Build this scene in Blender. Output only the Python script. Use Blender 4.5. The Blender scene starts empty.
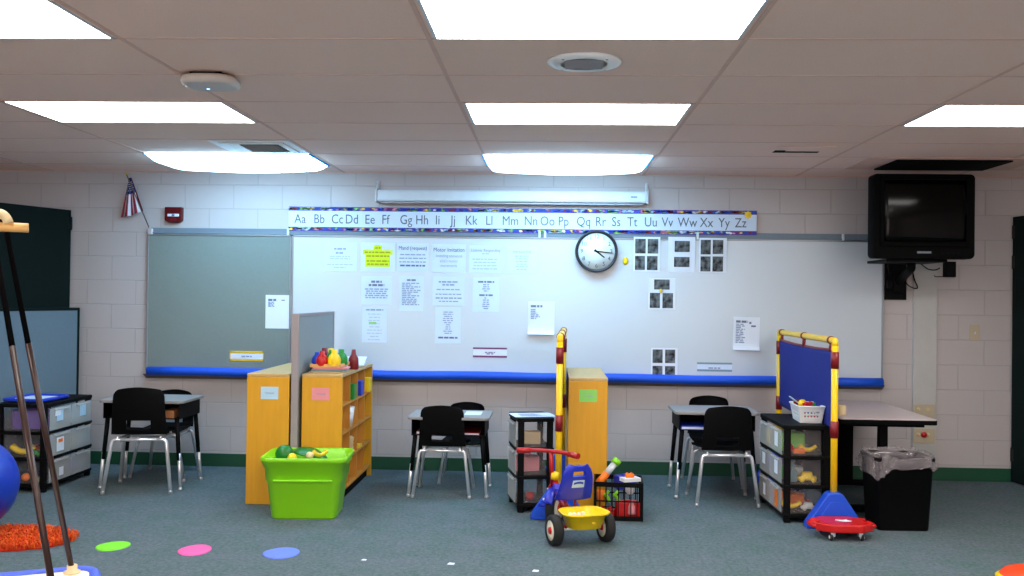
import bpy, bmesh, math, random
from mathutils import Vector, Matrix, Euler
R = random.Random(7)
PI = math.pi
C = bpy.context.scene.collection

# ------------------------------------------------------------------ camera numbers (used for the camera and to lay out the wall items)
F, YAW, PIT, ROL, CZ, WY, CH = 960.0, .0411, .0088, .0122, 1.429, 7.8275, 2.427
_f = Vector((-math.sin(YAW)*math.cos(PIT), math.cos(YAW)*math.cos(PIT), math.sin(PIT)))
_r0 = Vector((math.cos(YAW), math.sin(YAW), 0)); _u0 = _r0.cross(_f)
_r = _r0*math.cos(ROL)+_u0*math.sin(ROL); _u = _u0*math.cos(ROL)-_r0*math.sin(ROL)
def at(px, py, Y):
    d = _f+_r*((px-512)/F)+_u*((288-py)/F); t = Y/d.y
    return Vector((d.x*t, Y, CZ+d.z*t))
def onz(px, py, z=0.0):
    d = _f+_r*((px-512)/F)+_u*((288-py)/F); t = (z-CZ)/d.z
    return Vector((d.x*t, d.y*t, z))
cam = bpy.data.cameras.new('camera'); co = bpy.data.objects.new('camera', cam); C.objects.link(co)
cam.sensor_width = 36; cam.lens = F/1024*36; cam.clip_start = .05
M4 = Matrix((_r, _u, -_f)).transposed().to_4x4(); M4.translation = (0, 0, CZ)
co.matrix_world = M4
bpy.context.scene.camera = co

# ------------------------------------------------------------------ materials
def lin(c):
    return tuple((v/255/12.92 if v <= 10 else ((v/255+.055)/1.055)**2.4) for v in c)
def mat(name, rgb, rough=.5, metal=0, vary=.08, scale=12, bump=0, bscale=60, spec=.5, emit=0, ecol=None, stretch=None, contrast=0):
    m = bpy.data.materials.new(name); m.use_nodes = True
    n, l = m.node_tree.nodes, m.node_tree.links
    b = n['Principled BSDF']; c = lin(rgb)
    b.inputs['Roughness'].default_value = rough; b.inputs['Metallic'].default_value = metal
    b.inputs['Specular IOR Level'].default_value = spec
    tc = n.new('ShaderNodeTexCoord'); src = tc.outputs['Object']
    if stretch:
        mp = n.new('ShaderNodeMapping'); mp.inputs['Scale'].default_value = stretch; l.new(src, mp.inputs[0]); src = mp.outputs[0]
    nz = n.new('ShaderNodeTexNoise'); nz.inputs['Scale'].default_value = scale; nz.inputs['Detail'].default_value = 5
    l.new(src, nz.inputs['Vector'])
    mx = n.new('ShaderNodeMix'); mx.data_type = 'RGBA'
    mx.inputs[6].default_value = (*[v*(1-vary) for v in c], 1); mx.inputs[7].default_value = (*[min(1, v*(1+vary)) for v in c], 1)
    fac = nz.outputs['Fac']
    if contrast:
        mr = n.new('ShaderNodeMapRange'); mr.inputs[1].default_value = .5-.5/contrast; mr.inputs[2].default_value = .5+.5/contrast; l.new(fac, mr.inputs[0]); fac = mr.outputs[0]
    l.new(fac, mx.inputs[0]); l.new(mx.outputs[2], b.inputs['Base Color'])
    if bump:
        n2 = n.new('ShaderNodeTexNoise'); n2.inputs['Scale'].default_value = bscale; n2.inputs['Detail'].default_value = 4
        l.new(src, n2.inputs['Vector'])
        bp = n.new('ShaderNodeBump'); bp.inputs['Strength'].default_value = bump; bp.inputs['Distance'].default_value = .004
        l.new(n2.outputs['Fac'], bp.inputs['Height']); l.new(bp.outputs[0], b.inputs['Normal'])
    if emit:
        b.inputs['Emission Color'].default_value = (*(ecol or (1, 1, 1)), 1); b.inputs['Emission Strength'].default_value = emit
    return m
def clear(name, rgb, fac, rough=.3):
    m = bpy.data.materials.new(name); m.use_nodes = True
    n, l = m.node_tree.nodes, m.node_tree.links
    b = n['Principled BSDF']; b.inputs['Roughness'].default_value = rough
    nz = n.new('ShaderNodeTexNoise'); nz.inputs['Scale'].default_value = 9
    mx = n.new('ShaderNodeMix'); mx.data_type = 'RGBA'; c = lin(rgb)
    mx.inputs[6].default_value = (*[v*.92 for v in c], 1); mx.inputs[7].default_value = (*c, 1)
    l.new(nz.outputs['Fac'], mx.inputs[0]); l.new(mx.outputs[2], b.inputs['Base Color'])
    t = n.new('ShaderNodeBsdfTransparent'); ms = n.new('ShaderNodeMixShader'); ms.inputs[0].default_value = fac
    l.new(t.outputs[0], ms.inputs[1]); l.new(b.outputs[0], ms.inputs[2]); l.new(ms.outputs[0], n['Material Output'].inputs[0])
    return m

def block_wall():
    m = mat('painted_block', (192, 184, 183), .55, vary=.03, scale=3)
    n, l = m.node_tree.nodes, m.node_tree.links
    b = n['Principled BSDF']; tc = n.new('ShaderNodeTexCoord')
    sx = n.new('ShaderNodeSeparateXYZ'); l.new(tc.outputs['Object'], sx.inputs[0])
    ad = n.new('ShaderNodeMath'); ad.operation = 'ADD'; l.new(sx.outputs[0], ad.inputs[0]); l.new(sx.outputs[1], ad.inputs[1])
    cb = n.new('ShaderNodeCombineXYZ')
    a1 = n.new('ShaderNodeMath'); a1.operation = 'ADD'; a1.inputs[1].default_value = 3.853+.4064*10-WY
    a2 = n.new('ShaderNodeMath'); a2.operation = 'ADD'; a2.inputs[1].default_value = .077
    l.new(ad.outputs[0], a1.inputs[0]); l.new(sx.outputs[2], a2.inputs[0]); l.new(a1.outputs[0], cb.inputs[0]); l.new(a2.outputs[0], cb.inputs[1])
    br = n.new('ShaderNodeTexBrick'); br.inputs['Scale'].default_value = 1; br.inputs['Brick Width'].default_value = .4064; br.inputs['Row Height'].default_value = .2
    br.inputs['Mortar Size'].default_value = .0045; br.inputs['Mortar Smooth'].default_value = .6
    br.inputs['Color1'].default_value = (1, 1, 1, 1); br.inputs['Color2'].default_value = (.985, .985, .985, 1); br.inputs['Mortar'].default_value = (.86, .86, .86, 1)
    l.new(cb.outputs[0], br.inputs['Vector'])
    mx = [x for x in n if x.bl_idname == 'ShaderNodeMix'][0]
    mu = n.new('ShaderNodeMix'); mu.data_type = 'RGBA'; mu.blend_type = 'MULTIPLY'; mu.inputs[0].default_value = 1
    l.new(mx.outputs[2], mu.inputs[6]); l.new(br.outputs['Color'], mu.inputs[7]); l.new(mu.outputs[2], b.inputs['Base Color'])
    inv = n.new('ShaderNodeMath'); inv.operation = 'SUBTRACT'; inv.inputs[0].default_value = 1; l.new(br.outputs['Fac'], inv.inputs[1])
    nz = n.new('ShaderNodeTexNoise'); nz.inputs['Scale'].default_value = 90; l.new(tc.outputs['Object'], nz.inputs['Vector'])
    ma = n.new('ShaderNodeMath'); ma.operation = 'MULTIPLY_ADD'; ma.inputs[1].default_value = .12; l.new(nz.outputs['Fac'], ma.inputs[0]); l.new(inv.outputs[0], ma.inputs[2])
    bp = n.new('ShaderNodeBump'); bp.inputs['Strength'].default_value = .6; bp.inputs['Distance'].default_value = .004
    l.new(ma.outputs[0], bp.inputs['Height']); l.new(bp.outputs[0], b.inputs['Normal'])
    return m
def carpet():
    m = mat('carpet', (77, 92, 96), .95, vary=.0, spec=.1)
    n, l = m.node_tree.nodes, m.node_tree.links
    b = n['Principled BSDF']; tc = n.new('ShaderNodeTexCoord')
    cols = [((52, 66, 70), (126, 142, 144)), ((62, 98, 90), (112, 112, 128))]
    mixes = []
    for (c0, c1), sc, st in zip(cols, (46, 5.5), (1, 1)):
        nz = n.new('ShaderNodeTexNoise'); nz.inputs['Scale'].default_value = sc; nz.inputs['Detail'].default_value = 8; nz.inputs['Roughness'].default_value = .72
        mp = n.new('ShaderNodeMapping'); mp.inputs['Scale'].default_value = (1, .8, 1)
        l.new(tc.outputs['Object'], mp.inputs[0]); l.new(mp.outputs[0], nz.inputs['Vector'])
        rp = n.new('ShaderNodeMapRange'); rp.inputs[1].default_value = .3; rp.inputs[2].default_value = .7; l.new(nz.outputs['Fac'], rp.inputs[0])
        mx = n.new('ShaderNodeMix'); mx.data_type = 'RGBA'; mx.inputs[6].default_value = (*lin(c0), 1); mx.inputs[7].default_value = (*lin(c1), 1)
        l.new(rp.outputs[0], mx.inputs[0]); mixes.append((mx, nz))
    m2 = n.new('ShaderNodeMix'); m2.data_type = 'RGBA'; m2.inputs[0].default_value = .5
    l.new(mixes[0][0].outputs[2], m2.inputs[6]); l.new(mixes[1][0].outputs[2], m2.inputs[7]); l.new(m2.outputs[2], b.inputs['Base Color'])
    n3 = n.new('ShaderNodeTexNoise'); n3.inputs['Scale'].default_value = 160; l.new(tc.outputs['Object'], n3.inputs['Vector'])
    bp = n.new('ShaderNodeBump'); bp.inputs['Strength'].default_value = .7; bp.inputs['Distance'].default_value = .01
    l.new(n3.outputs['Fac'], bp.inputs['Height']); l.new(bp.outputs[0], b.inputs['Normal'])
    return m

W = {}
def k(name, *a, **kw): W[name] = mat(name, *a, **kw); return W[name]
k('ceiling_tile', (250, 218, 204), .9, vary=.05, scale=120, bump=.5, bscale=150, spec=.1)
k('grid_bar', (226, 188, 174), .8)
k('lens', (255, 255, 255), .4, emit=15.0, ecol=(1, .965, .92))
k('cool_lens', (240, 250, 255), .5, emit=18.0, ecol=(.36, .70, 1.0))
k('dark_panel', (12, 10, 9), .8, spec=.1)
k('fixture', (205, 208, 210), .5)
k('blue_fabric_edge', (40, 150, 220), .7)
k('baseboard_green', (16, 74, 48), .5)
k('board_white', (203, 211, 218), .22, vary=.02, scale=2)
k('aluminium', (150, 158, 165), .35, .7)
k('rail_grey', (112, 126, 138), .5)
k('cork_grey', (126, 136, 131), .9, vary=.06, scale=40, bump=.3, bscale=200)
k('noodle_blue', (10, 82, 214), .6, bump=.15, bscale=90)
k('tray_brown', (88, 76, 66), .5)
k('paper', (226, 232, 242), .7, vary=.02)
k('paper_cool', (212, 226, 244), .7, vary=.02)
k('ink', (104, 114, 142), .8); k('ink_pale', (172, 192, 210), .8); k('ink_mid', (146, 160, 188), .8); k('ink_mauve', (148, 136, 164), .8); k('ink_dark', (78, 84, 128), .8); k('letter_grey', (92, 98, 110), .8); k('numeral_grey', (66, 84, 88), .8)
k('highlighter', (214, 232, 20), .7); k('olive', (158, 164, 14), .8)
k('plum', (120, 60, 110), .7); k('teal_grey', (120, 150, 160), .7)
k('yellow_card', (232, 190, 40), .7)
k('photo_dark', (84, 88, 90), .5, vary=.97, scale=22, contrast=3.2, spec=.2)
k('black', (5, 5, 6), .6, vary=.2, spec=.12); k('black_plastic', (3, 3, 4), .6, bump=.1, bscale=300, vary=.2, spec=.1); k('matt_black', (6, 6, 7), .8, spec=.1)
k('chrome', (240, 240, 244), .28, .7); k('glide', (190, 190, 192), .3, .6)
k('desk_grey', (146, 142, 140), .45, vary=.05, scale=30); k('desk_brown', (34, 28, 28), .5)
k('wood', (214, 154, 26), .42, vary=.16, scale=5, stretch=(6, 6, .7)); k('wood_top', (196, 160, 100), .45, vary=.12, scale=5, stretch=(6, .7, 6))
k('wood_inner', (200, 134, 48), .5, vary=.18, scale=5, stretch=(6, .8, .8)); k('pine', (226, 172, 100), .5, vary=.2, scale=4, stretch=(1, 9, 9))
k('partition_grey', (146, 156, 160), .9, vary=.07, scale=50, bump=.3, bscale=250); k('partition_edge', (150, 140, 142), .5); k('partition_blue', (98, 116, 128), .9, vary=.07, scale=50)
k('door_green', (8, 24, 22), .8, vary=.12, spec=.15); k('hinge', (20, 24, 24), .4, .4)
k('lime', (136, 214, 20), .35, vary=.04); k('green_dark', (10, 112, 34), .35); k('toy_yellow', (246, 206, 18), .35); k('toy_red', (196, 20, 20), .35)
k('dark_red', (126, 12, 20), .4); k('toy_blue', (22, 60, 196), .35); k('toy_green', (26, 136, 44), .35); k('toy_orange', (242, 120, 24), .4); k('toy_white', (232, 232, 232), .4); k('purple', (112, 84, 176), .5); k('pink', (226, 142, 150), .6); k('light_blue', (176, 208, 230), .6); k('light_green', (136, 206, 96), .6)
k('pipe_yellow', (248, 198, 8), .3, vary=.03); k('fabric_blue', (4, 30, 128), .8, bump=.3, bscale=300); k('base_blue', (18, 78, 208), .4)
k('trike_blue', (34, 48, 186), .3); k('trike_red', (176, 22, 20), .3); k('rubber', (24, 24, 25), .75, bump=.2, bscale=200); k('hub', (236, 226, 204), .4)
k('table_top', (204, 188, 186), .4, vary=.05); k('liner_edge', (200, 200, 205), .3)
k('screen_white', (214, 222, 228), .4); k('alarm_red', (88, 4, 12), .45, spec=.25); k('lamp_clear', (226, 230, 236), .15)
k('beige_plate', (190, 174, 146), .5); k('tv_black', (3, 3, 3), .7, spec=.08); k('tv_glass', (3, 3, 3), .12, spec=.15)
k('raceway', (190, 188, 184), .5)
k('dome_orange', (240, 66, 10), .5); k('shag_orange', (246, 88, 6), .9, vary=.5, scale=9); k('shag_red', (214, 40, 8), .9, vary=.3, scale=9)
k('spot_green', (128, 226, 44), .5); k('spot_pink', (236, 92, 164), .5); k('spot_pink_edge', (240, 158, 200), .5); k('spot_blue', (104, 128, 226), .5)
k('ball_blue', (14, 52, 170), .35); k('swing_board', (232, 222, 204), .6); k('rim_blue', (66, 92, 206), .6); k('rope_black', (6, 5, 6), .9, bump=.4, bscale=300, spec=.05); k('sleeve_brown', (52, 32, 28), .3, .2)
k('ap_white', (206, 196, 190), .4); k('led', (120, 170, 255), .4, emit=4, ecol=(.3, .55, 1)); k('grille', (150, 140, 138), .6); k('speaker_white', (246, 250, 255), .5)
k('flag_red', (140, 24, 48), .8); k('flag_white', (222, 222, 230), .8); k('flag_blue', (26, 38, 92), .8)
k('border_purple', (70, 50, 150), .6, vary=.3, scale=14); k('border_blue', (40, 80, 190), .6)
k('clock_face', (228, 236, 238), .4, vary=.01); k('clock_rim', (22, 30, 40), .3)
k('folder_tan', (170, 110, 70), .6); k('beige', (220, 196, 150), .6)
W['drawer_clear'] = clear('drawer_clear', (228, 228, 226), .32); W['drawer_end'] = clear('drawer_end', (206, 198, 198), .06)
W['bag'] = clear('bag', (150, 142, 146), .5, .12); W['folder_clear'] = clear('folder_clear', (226, 230, 236), .75)

# ------------------------------------------------------------------ mesh helpers
def bm_new(): return bmesh.new()
def merge(dst, src, mi=0, mx=None):
    if mx is not None: bmesh.ops.transform(src, matrix=mx, verts=src.verts)
    for f in src.faces: f.material_index = mi
    me = bpy.data.meshes.new('tmp'); src.to_mesh(me); src.free(); dst.from_mesh(me); bpy.data.meshes.remove(me)
def box(bm, x0, x1, y0, y1, z0, z1, bev=0, mi=0, mx=None, seg=2):
    t = bmesh.new(); bmesh.ops.create_cube(t, size=1)
    bmesh.ops.transform(t, matrix=Matrix.Translation(((x0+x1)/2, (y0+y1)/2, (z0+z1)/2)) @ Matrix.Diagonal((x1-x0, y1-y0, z1-z0, 1)), verts=t.verts)
    if bev: bmesh.ops.bevel(t, geom=t.edges[:], offset=bev, segments=seg, affect='EDGES', profile=.5)
    merge(bm, t, mi, mx)
def basis(d):
    d = d.normalized(); a = Vector((0, 0, 1)) if abs(d.z) < .9 else Vector((1, 0, 0))
    x = d.cross(a).normalized(); return x, d.cross(x).normalized()
def round_path(pts, rad, n=5):
    pts = [Vector(p) for p in pts]
    if rad <= 0: return pts
    out = [pts[0]]
    for a, b, c in zip(pts, pts[1:], pts[2:]):
        r = min(rad, (a-b).length*.49, (c-b).length*.49)
        p, q = b+(a-b).normalized()*r, b+(c-b).normalized()*r
        for i in range(n+1):
            t = i/n; out.append(p*(1-t)**2+b*2*t*(1-t)+q*t*t)
    out.append(pts[-1]); return out
def tube(bm, pts, r, seg=10, bend=0, mi=0, mx=None, r1=None):
    pts = round_path(pts, bend); t = bmesh.new(); rings = []; N = len(pts); prev = None
    for i, p in enumerate(pts):
        d = (pts[min(i+1, N-1)]-pts[max(i-1, 0)]).normalized()
        if prev is None: x, y = basis(d)
        else: x = (prev-d*prev.dot(d)).normalized(); y = d.cross(x)
        prev = x
        rr = r if r1 is None else r+(r1-r)*i/(N-1)
        rings.append([t.verts.new(p+(x*math.cos(a)+y*math.sin(a))*rr) for a in [2*PI*j/seg for j in range(seg)]])
    for a, b in zip(rings, rings[1:]):
        for j in range(seg):
            f = t.faces.new((a[j], a[(j+1) % seg], b[(j+1) % seg], b[j])); f.smooth = True
    t.faces.new(rings[0][::-1]); t.faces.new(rings[-1]); bmesh.ops.recalc_face_normals(t, faces=t.faces)
    merge(bm, t, mi, mx)
def lathe(bm, prof, seg=32, mi=0, mx=None, smooth=True, sx=1, sy=1):
    t = bmesh.new(); rings = []
    for r, z in prof:
        if r < 1e-6: rings.append([t.verts.new((0, 0, z))])
        else: rings.append([t.verts.new((r*sx*math.cos(2*PI*j/seg), r*sy*math.sin(2*PI*j/seg), z)) for j in range(seg)])
    for a, b in zip(rings, rings[1:]):
        for j in range(seg):
            j2 = (j+1) % seg
            if len(a) == 1 and len(b) == 1: continue
            vs = (a[0], b[j2], b[j]) if len(a) == 1 else ((a[j], a[j2], b[0]) if len(b) == 1 else (a[j], a[j2], b[j2], b[j]))
            f = t.faces.new(vs); f.smooth = smooth
    bmesh.ops.recalc_face_normals(t, faces=t.faces); merge(bm, t, mi, mx)
def prism(bm, poly, h, mi=0, mx=None, bev=0):          # polygon in XY extruded to z=h
    t = bmesh.new(); f = t.faces.new([t.verts.new((x, y, 0)) for x, y in poly])
    e = bmesh.ops.extrude_face_region(t, geom=[f]); bmesh.ops.translate(t, vec=(0, 0, h), verts=[v for v in e['geom'] if isinstance(v, bmesh.types.BMVert)])
    bmesh.ops.recalc_face_normals(t, faces=t.faces)
    if bev: bmesh.ops.bevel(t, geom=[e for e in t.edges], offset=bev, segments=2, affect='EDGES', profile=.5)
    merge(bm, t, mi, mx)
def sheet(bm, fn, nu, nv, th=.004, mi=0, mx=None, keep=None, mfn=None):   # surface fn(u,v) with u,v in 0..1, thickened
    t = bmesh.new(); g = [[t.verts.new(fn(i/nu, j/nv)) for i in range(nu+1)] for j in range(nv+1)]
    for j in range(nv):
        for i in range(nu):
            if keep and not keep((i+.5)/nu, (j+.5)/nv): continue
            f = t.faces.new((g[j][i], g[j][i+1], g[j+1][i+1], g[j+1][i])); f.smooth = True
            f.material_index = mfn((i+.5)/nu, (j+.5)/nv) if mfn else mi
    for v in [v for v in t.verts if not v.link_faces]: t.verts.remove(v)
    if th:
        t.normal_update(); bmesh.ops.solidify(t, geom=t.faces[:], thickness=th); bmesh.ops.recalc_face_normals(t, faces=t.faces)
        if th < .002 and not mfn:
            for f in t.faces: f.smooth = False
    if mx is not None: bmesh.ops.transform(t, matrix=mx, verts=t.verts)
    me = bpy.data.meshes.new('tmp'); t.to_mesh(me); t.free(); bm.from_mesh(me); bpy.data.meshes.remove(me)
def rrect(w, d, r, n=5):
    out = []
    for cx, cy, a0 in ((w/2-r, d/2-r, 0), (-w/2+r, d/2-r, 90), (-w/2+r, -d/2+r, 180), (w/2-r, -d/2+r, 270)):
        for i in range(n+1):
            a = math.radians(a0+90*i/n); out.append((cx+r*math.cos(a), cy+r*math.sin(a)))
    return out
def loft(bm, rings, mi=0, mx=None, cap0=True, cap1=True, smooth=True):
    t = bmesh.new(); rs = [[t.verts.new(p) for p in ring] for ring in rings]
    n = len(rs[0])
    for a, b in zip(rs, rs[1:]):
        for j in range(n):
            f = t.faces.new((a[j], a[(j+1) % n], b[(j+1) % n], b[j])); f.smooth = smooth
    if cap0: t.faces.new(rs[0][::-1])
    if cap1: t.faces.new(rs[-1])
    bmesh.ops.recalc_face_normals(t, faces=t.faces); merge(bm, t, mi, mx)
def ball(bm, c, r, mi=0, sc=(1, 1, 1), seg=16):
    t = bmesh.new(); bmesh.ops.create_uvsphere(t, u_segments=seg, v_segments=max(6, seg//2), radius=r)
    for f in t.faces: f.smooth = True
    merge(bm, t, mi, Matrix.Translation(c) @ Matrix.Diagonal((*sc, 1)))
def text(bm, s, size, mx, mi=0, align='CENTER', th=.0004):
    cu = bpy.data.curves.new('t', 'FONT'); cu.body = s; cu.size = size; cu.align_x = align; cu.align_y = 'CENTER'; cu.extrude = th; cu.resolution_u = 3
    o = bpy.data.objects.new('t', cu); C.objects.link(o)
    me = o.to_mesh(); t = bmesh.new(); t.from_mesh(me); o.to_mesh_clear()
    bpy.data.objects.remove(o); bpy.data.curves.remove(cu); merge(bm, t, mi, mx)

def obj(name, bm, m, parent=None, label=None):
    me = bpy.data.meshes.new(name); bm.to_mesh(me); bm.free()
    for x in (m if isinstance(m, (list, tuple)) else [m]): me.materials.append(W[x] if isinstance(x, str) else x)
    o = bpy.data.objects.new(name, me); C.objects.link(o)
    if parent: o.parent = parent
    if label: o['label'] = label
    return o
def tag(o, label, cat, group=None):
    o['label'] = label; o['category'] = cat; o['kind'] = 'thing'
    if group: o['group'] = group
    return o
def thing(name, label, cat, loc=(0, 0, 0), rz=0, group=None, sc=1):
    o = bpy.data.objects.new(name, None); C.objects.link(o); o.location = loc; o.rotation_euler = (0, 0, rz); o.scale = (sc, sc, sc); o.empty_display_size = .1
    return tag(o, label, cat, group)
def struct(name, bm, m, parent=None):
    o = obj(name, bm, m, parent)
    if not parent: o['kind'] = 'structure'
    return o
def dup(root, label, loc=None, rz=None, group=None, sc=None, **kw):
    r = root.copy(); C.objects.link(r); r['label'] = label
    if loc is not None: r.location = loc
    if rz is not None: r.rotation_euler = (0, 0, rz)
    if sc: r.scale = (sc, sc, sc)
    if group: r['group'] = group
    for ch in list(root.children):
        c = ch.copy(); C.objects.link(c); c.parent = r
        for g in list(ch.children):
            d = g.copy(); C.objects.link(d); d.parent = c
    return r
def setmat(o, m): o.data = o.data.copy(); o.data.materials.clear(); o.data.materials.append(W[m])
T = Matrix.Translation
def RX(a): return Matrix.Rotation(a, 4, 'X')
def RY(a): return Matrix.Rotation(a, 4, 'Y')
def RZ(a): return Matrix.Rotation(a, 4, 'Z')
UP = RX(PI/2)                       # XY drawing -> standing, facing -Y

# ------------------------------------------------------------------ room shell
XL, XR, YB = -5.0, 4.5, -2.2
W['wall'] = block_wall(); W['carpet'] = carpet()
b = bm_new(); box(b, XL-.1, XR+.1, YB-.1, WY+.1, -.1, 0); struct('floor', b, 'carpet')
b = bm_new(); box(b, XL-.1, XR+.1, WY, WY+.15, 0, CH+.1); struct('wall_back', b, 'wall')
b = bm_new(); box(b, XL-.15, XL, YB, WY, 0, CH+.1); struct('wall_left', b, 'wall')
b = bm_new(); box(b, XR, XR+.15, YB, WY, 0, CH+.1); struct('wall_right', b, 'wall')
b = bm_new(); added_wins = [(-4.3, -2.1), (-1.4, .8), (1.5, 3.7)]; e = XL  # unseen openings added behind the camera to let in warm fill light
for a, c in added_wins: box(b, e, a, YB-.15, YB, .85, 2.15); e = c
box(b, e, XR, YB-.15, YB, .85, 2.15); box(b, XL, XR, YB-.15, YB, 0, .85); box(b, XL, XR, YB-.15, YB, 2.15, CH+.1); struct('wall_front', b, 'wall')
for i, (a, c) in enumerate(added_wins):
    b = bm_new()
    for q in ((a, c, .85, .90), (a, c, 2.10, 2.15), (a, a+.05, .9, 2.1), (c-.05, c, .9, 2.1), ((a+c)/2-.025, (a+c)/2+.025, .9, 2.1)): box(b, q[0]+.001, q[1]-.001, YB-.12, YB-.04, q[2]+.001, q[3]-.001, .004)
    o = struct('added_window_%d' % (i+1), b, 'fixture')  # frames for the added fill openings
    b = bm_new(); box(b, a-.03, c+.03, YB-.01, YB+.06, .82, .849, .004); obj('added_sill', b, 'fixture', o)
b = bm_new(); box(b, XL-.1, XR+.1, YB-.1, WY+.1, CH, CH+.1); struct('ceiling', b, 'ceiling_tile')
TX0, TY0, TW = -2.925, 3.706, 1.2192
b = bm_new()
for i in range(-2, 7):
    x = TX0+i*TW
    if XL < x < XR: box(b, x-.009, x+.009, YB, WY, CH-.003, CH)
for j in range(-10, 8):
    y = TY0+j*TW/2
    if YB < y < WY: box(b, XL, XR, y-.006, y+.006, CH-.002, CH)
box(b, XL, XR, WY-.022, WY, CH-.006, CH)
struct('trim_1', b, 'grid_bar')
b = bm_new(); box(b, -3.80, 3.69, WY-.012, WY, 0, .105, .003); struct('baseboard_back', b, 'baseboard_green')
b = bm_new(); box(b, at(911.5, 400, WY).x, at(935, 400, WY).x, WY-.03, WY, .105, at(920, 262, WY).z, .004); struct('trim_2', b, 'raceway')

# doors: two dark green leaves standing open off the back wall
def door(name, X, ang, flip, ztop):
    t = bm_new(); s = -1 if flip else 1
    box(t, 0, .044, -.91, 0, .01, ztop, .002)
    o = struct(name, t, 'door_green')
    o.location = (X, WY-.03, 0); o.rotation_euler = (0, 0, ang)
    for z in (1.99, 1.75 if flip else 1.1, .22):
        h = bm_new(); tube(h, [(.022 if not flip else .022, .012, z-.055), (.022, .012, z+.055)], .017, 10); box(h, 0, .044, -.03, .012, z-.05, z+.05, .002)
        obj('hinge', h, 'hinge', o)
    h = bm_new(); lathe(h, [(0, 0), (.02, 0), (.012, .02), (.012, .045), (.028, .055), (.026, .075), (0, .08)], 14, 0, T((.044, -.84, 1.0)) @ RY(PI/2)); obj('door_knob', h, 'chrome', o)
    return o
door('door_1', -4.02, -.34, False, 2.098)
door('door_2', 3.665, .14, True, 2.11)

# ------------------------------------------------------------------ ceiling fixtures
def troffer(x0, y0, label):
    o = thing('ceiling_light', label, 'light', (x0+TW/2, y0+TW/4, CH-.02), 0, 'flush ceiling light panels')
    w, d = TW/2-.022, TW/4-.007
    f = bm_new()
    for a in ((-w, w, -d, -d+.006), (-w, w, d-.006, d), (-w, -w+.012, -d, d), (w-.012, w, -d, d)): box(f, *a, .0155, .0198)
    obj('frame', f, 'screen_white', o)
    g = bm_new(); box(g, -w+.012, w-.012, -d+.006, d-.006, .0165, .0185); obj('diffuser', g, 'lens', o)
lab = {(0, 3): 'flush light panel cut by the top left corner of the picture', (2, 3): 'large flush light panel at top centre nearest the viewer', (4, 3): 'flush light panel of the nearest row at far right',
       (0, 4): 'flush light panel left of the room behind the round-cornered sensor', (2, 4): 'flush light panel in middle row at centre of ceiling', (4, 4): 'flush light panel high at right in front of the television'}
rows = [-.561, 1.267, 3.096, 4.925]
for i in (0, 2, 4):
    for j, y in enumerate(rows):
        troffer(TX0+i*TW, y, lab.get((i, j+1), 'flush ceiling light panel overhead out of the picture'))
def bulge(xc, label):
    o = thing('covered_ceiling_light', label, 'light', (xc, 7.045, CH-.07), 0, 'fabric covered lights at the back wall')
    w, d = .595, .305
    def sk(u, v):
        x, y = (u*2-1), (v*2-1)
        e = (1-abs(x)**8)*(1-abs(y)**8)
        return Vector((x*w*(1+.02*e), y*d, .067-.063*min(1, e*2.2)**.8*(1-.35*x**4)+.004*math.sin(u*9)))
    g = bm_new(); sheet(g, sk, 28, 12, .002); obj('diffuser', g, 'cool_lens', o)
    g = bm_new(); box(g, -w-.008, -w+.004, -d, d, .058, .0695); box(g, w-.004, w+.008, -d, d, .058, .0695); obj('hem', g, 'blue_fabric_edge', o)
bulge(at(240, 160, 7.045).x, 'glowing fabric-covered ceiling light at left by the air vent')
bulge(at(567, 164, 7.045).x, 'glowing fabric-covered ceiling light above the projection screen')
o = thing('dark_ceiling_panel', 'dark rectangular panel on the ceiling above the television', 'light', (2.80, 7.045, CH-.02))
g = bm_new(); box(g, -.40, .40, -.24, .24, .0, .012, .004); obj('diffuser', g, 'dark_panel', o)  # near-black plate, smaller than the frame above it
g = bm_new(); box(g, -.60, .60, -.295, .295, .0125, .0195, .002); obj('frame', g, 'grid_bar', o)

o = thing('air_vent', 'square white air vent with dark louvres above left covered light', 'vent', (-1.985, 6.43, CH-.02))
g = bm_new()
for k_, z_ in ((.27, .012), (.215, .006)):
    for a in ((-k_, k_, -k_, -k_+.05), (-k_, k_, k_-.05, k_), (-k_, -k_+.05, -k_+.05, k_-.05), (k_-.05, k_, -k_+.05, k_-.05)): box(g, *a, z_, z_+.006, .002)
obj('frame', g, 'speaker_white', o)
g = bm_new(); box(g, -.165, .165, -.165, .165, .014, .018); obj('backing', g, 'matt_black', o)
for i in range(6):
    g = bm_new(); box(g, -.125, .125, -.014, .014, -.001, .001, 0, 0, T((.03, -.12+.048*i, .008)) @ RX(.6)); obj('slat', g, 'fixture', o)
g = bm_new(); box(g, -.165, -.095, -.165, .165, .006, .012, .002); obj('blank_plate', g, 'speaker_white', o)
o = thing('air_vent', 'narrow ceiling vent with one dark slot, left of the television', 'vent', (1.64, 6.43, CH-.0125))
g = bm_new(); box(g, -.19, .19, -.15, .15, .004, .012, .003); obj('frame', g, 'ceiling_tile', o)
g = bm_new(); box(g, -.17, .13, .03, .075, .001, .0042, .001); box(g, -.17, -.10, -.01, .035, .001, .0042, .001); obj('slot', g, 'matt_black', o)
o = thing('wireless_access_point', 'rounded white ceiling sensor box with a blue indicator light', 'sensor', (-1.57, 4.33, CH-.0555), 0, None, .92)
g = bm_new(); rr = lambda s, z: [(x*s, y*s, z) for x, y in rrect(.27, .25, .09, 8)]
loft(g, [rr(.86, 0), rr(.97, .006), rr(1, .02), rr(.98, .036), rr(.9, .044)]); obj('body', g, 'ap_white', o)
g = bm_new(); box(g, -.08, .08, -.08, .08, .044, .0595, .003); obj('mounting_plate', g, 'black', o)
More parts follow.
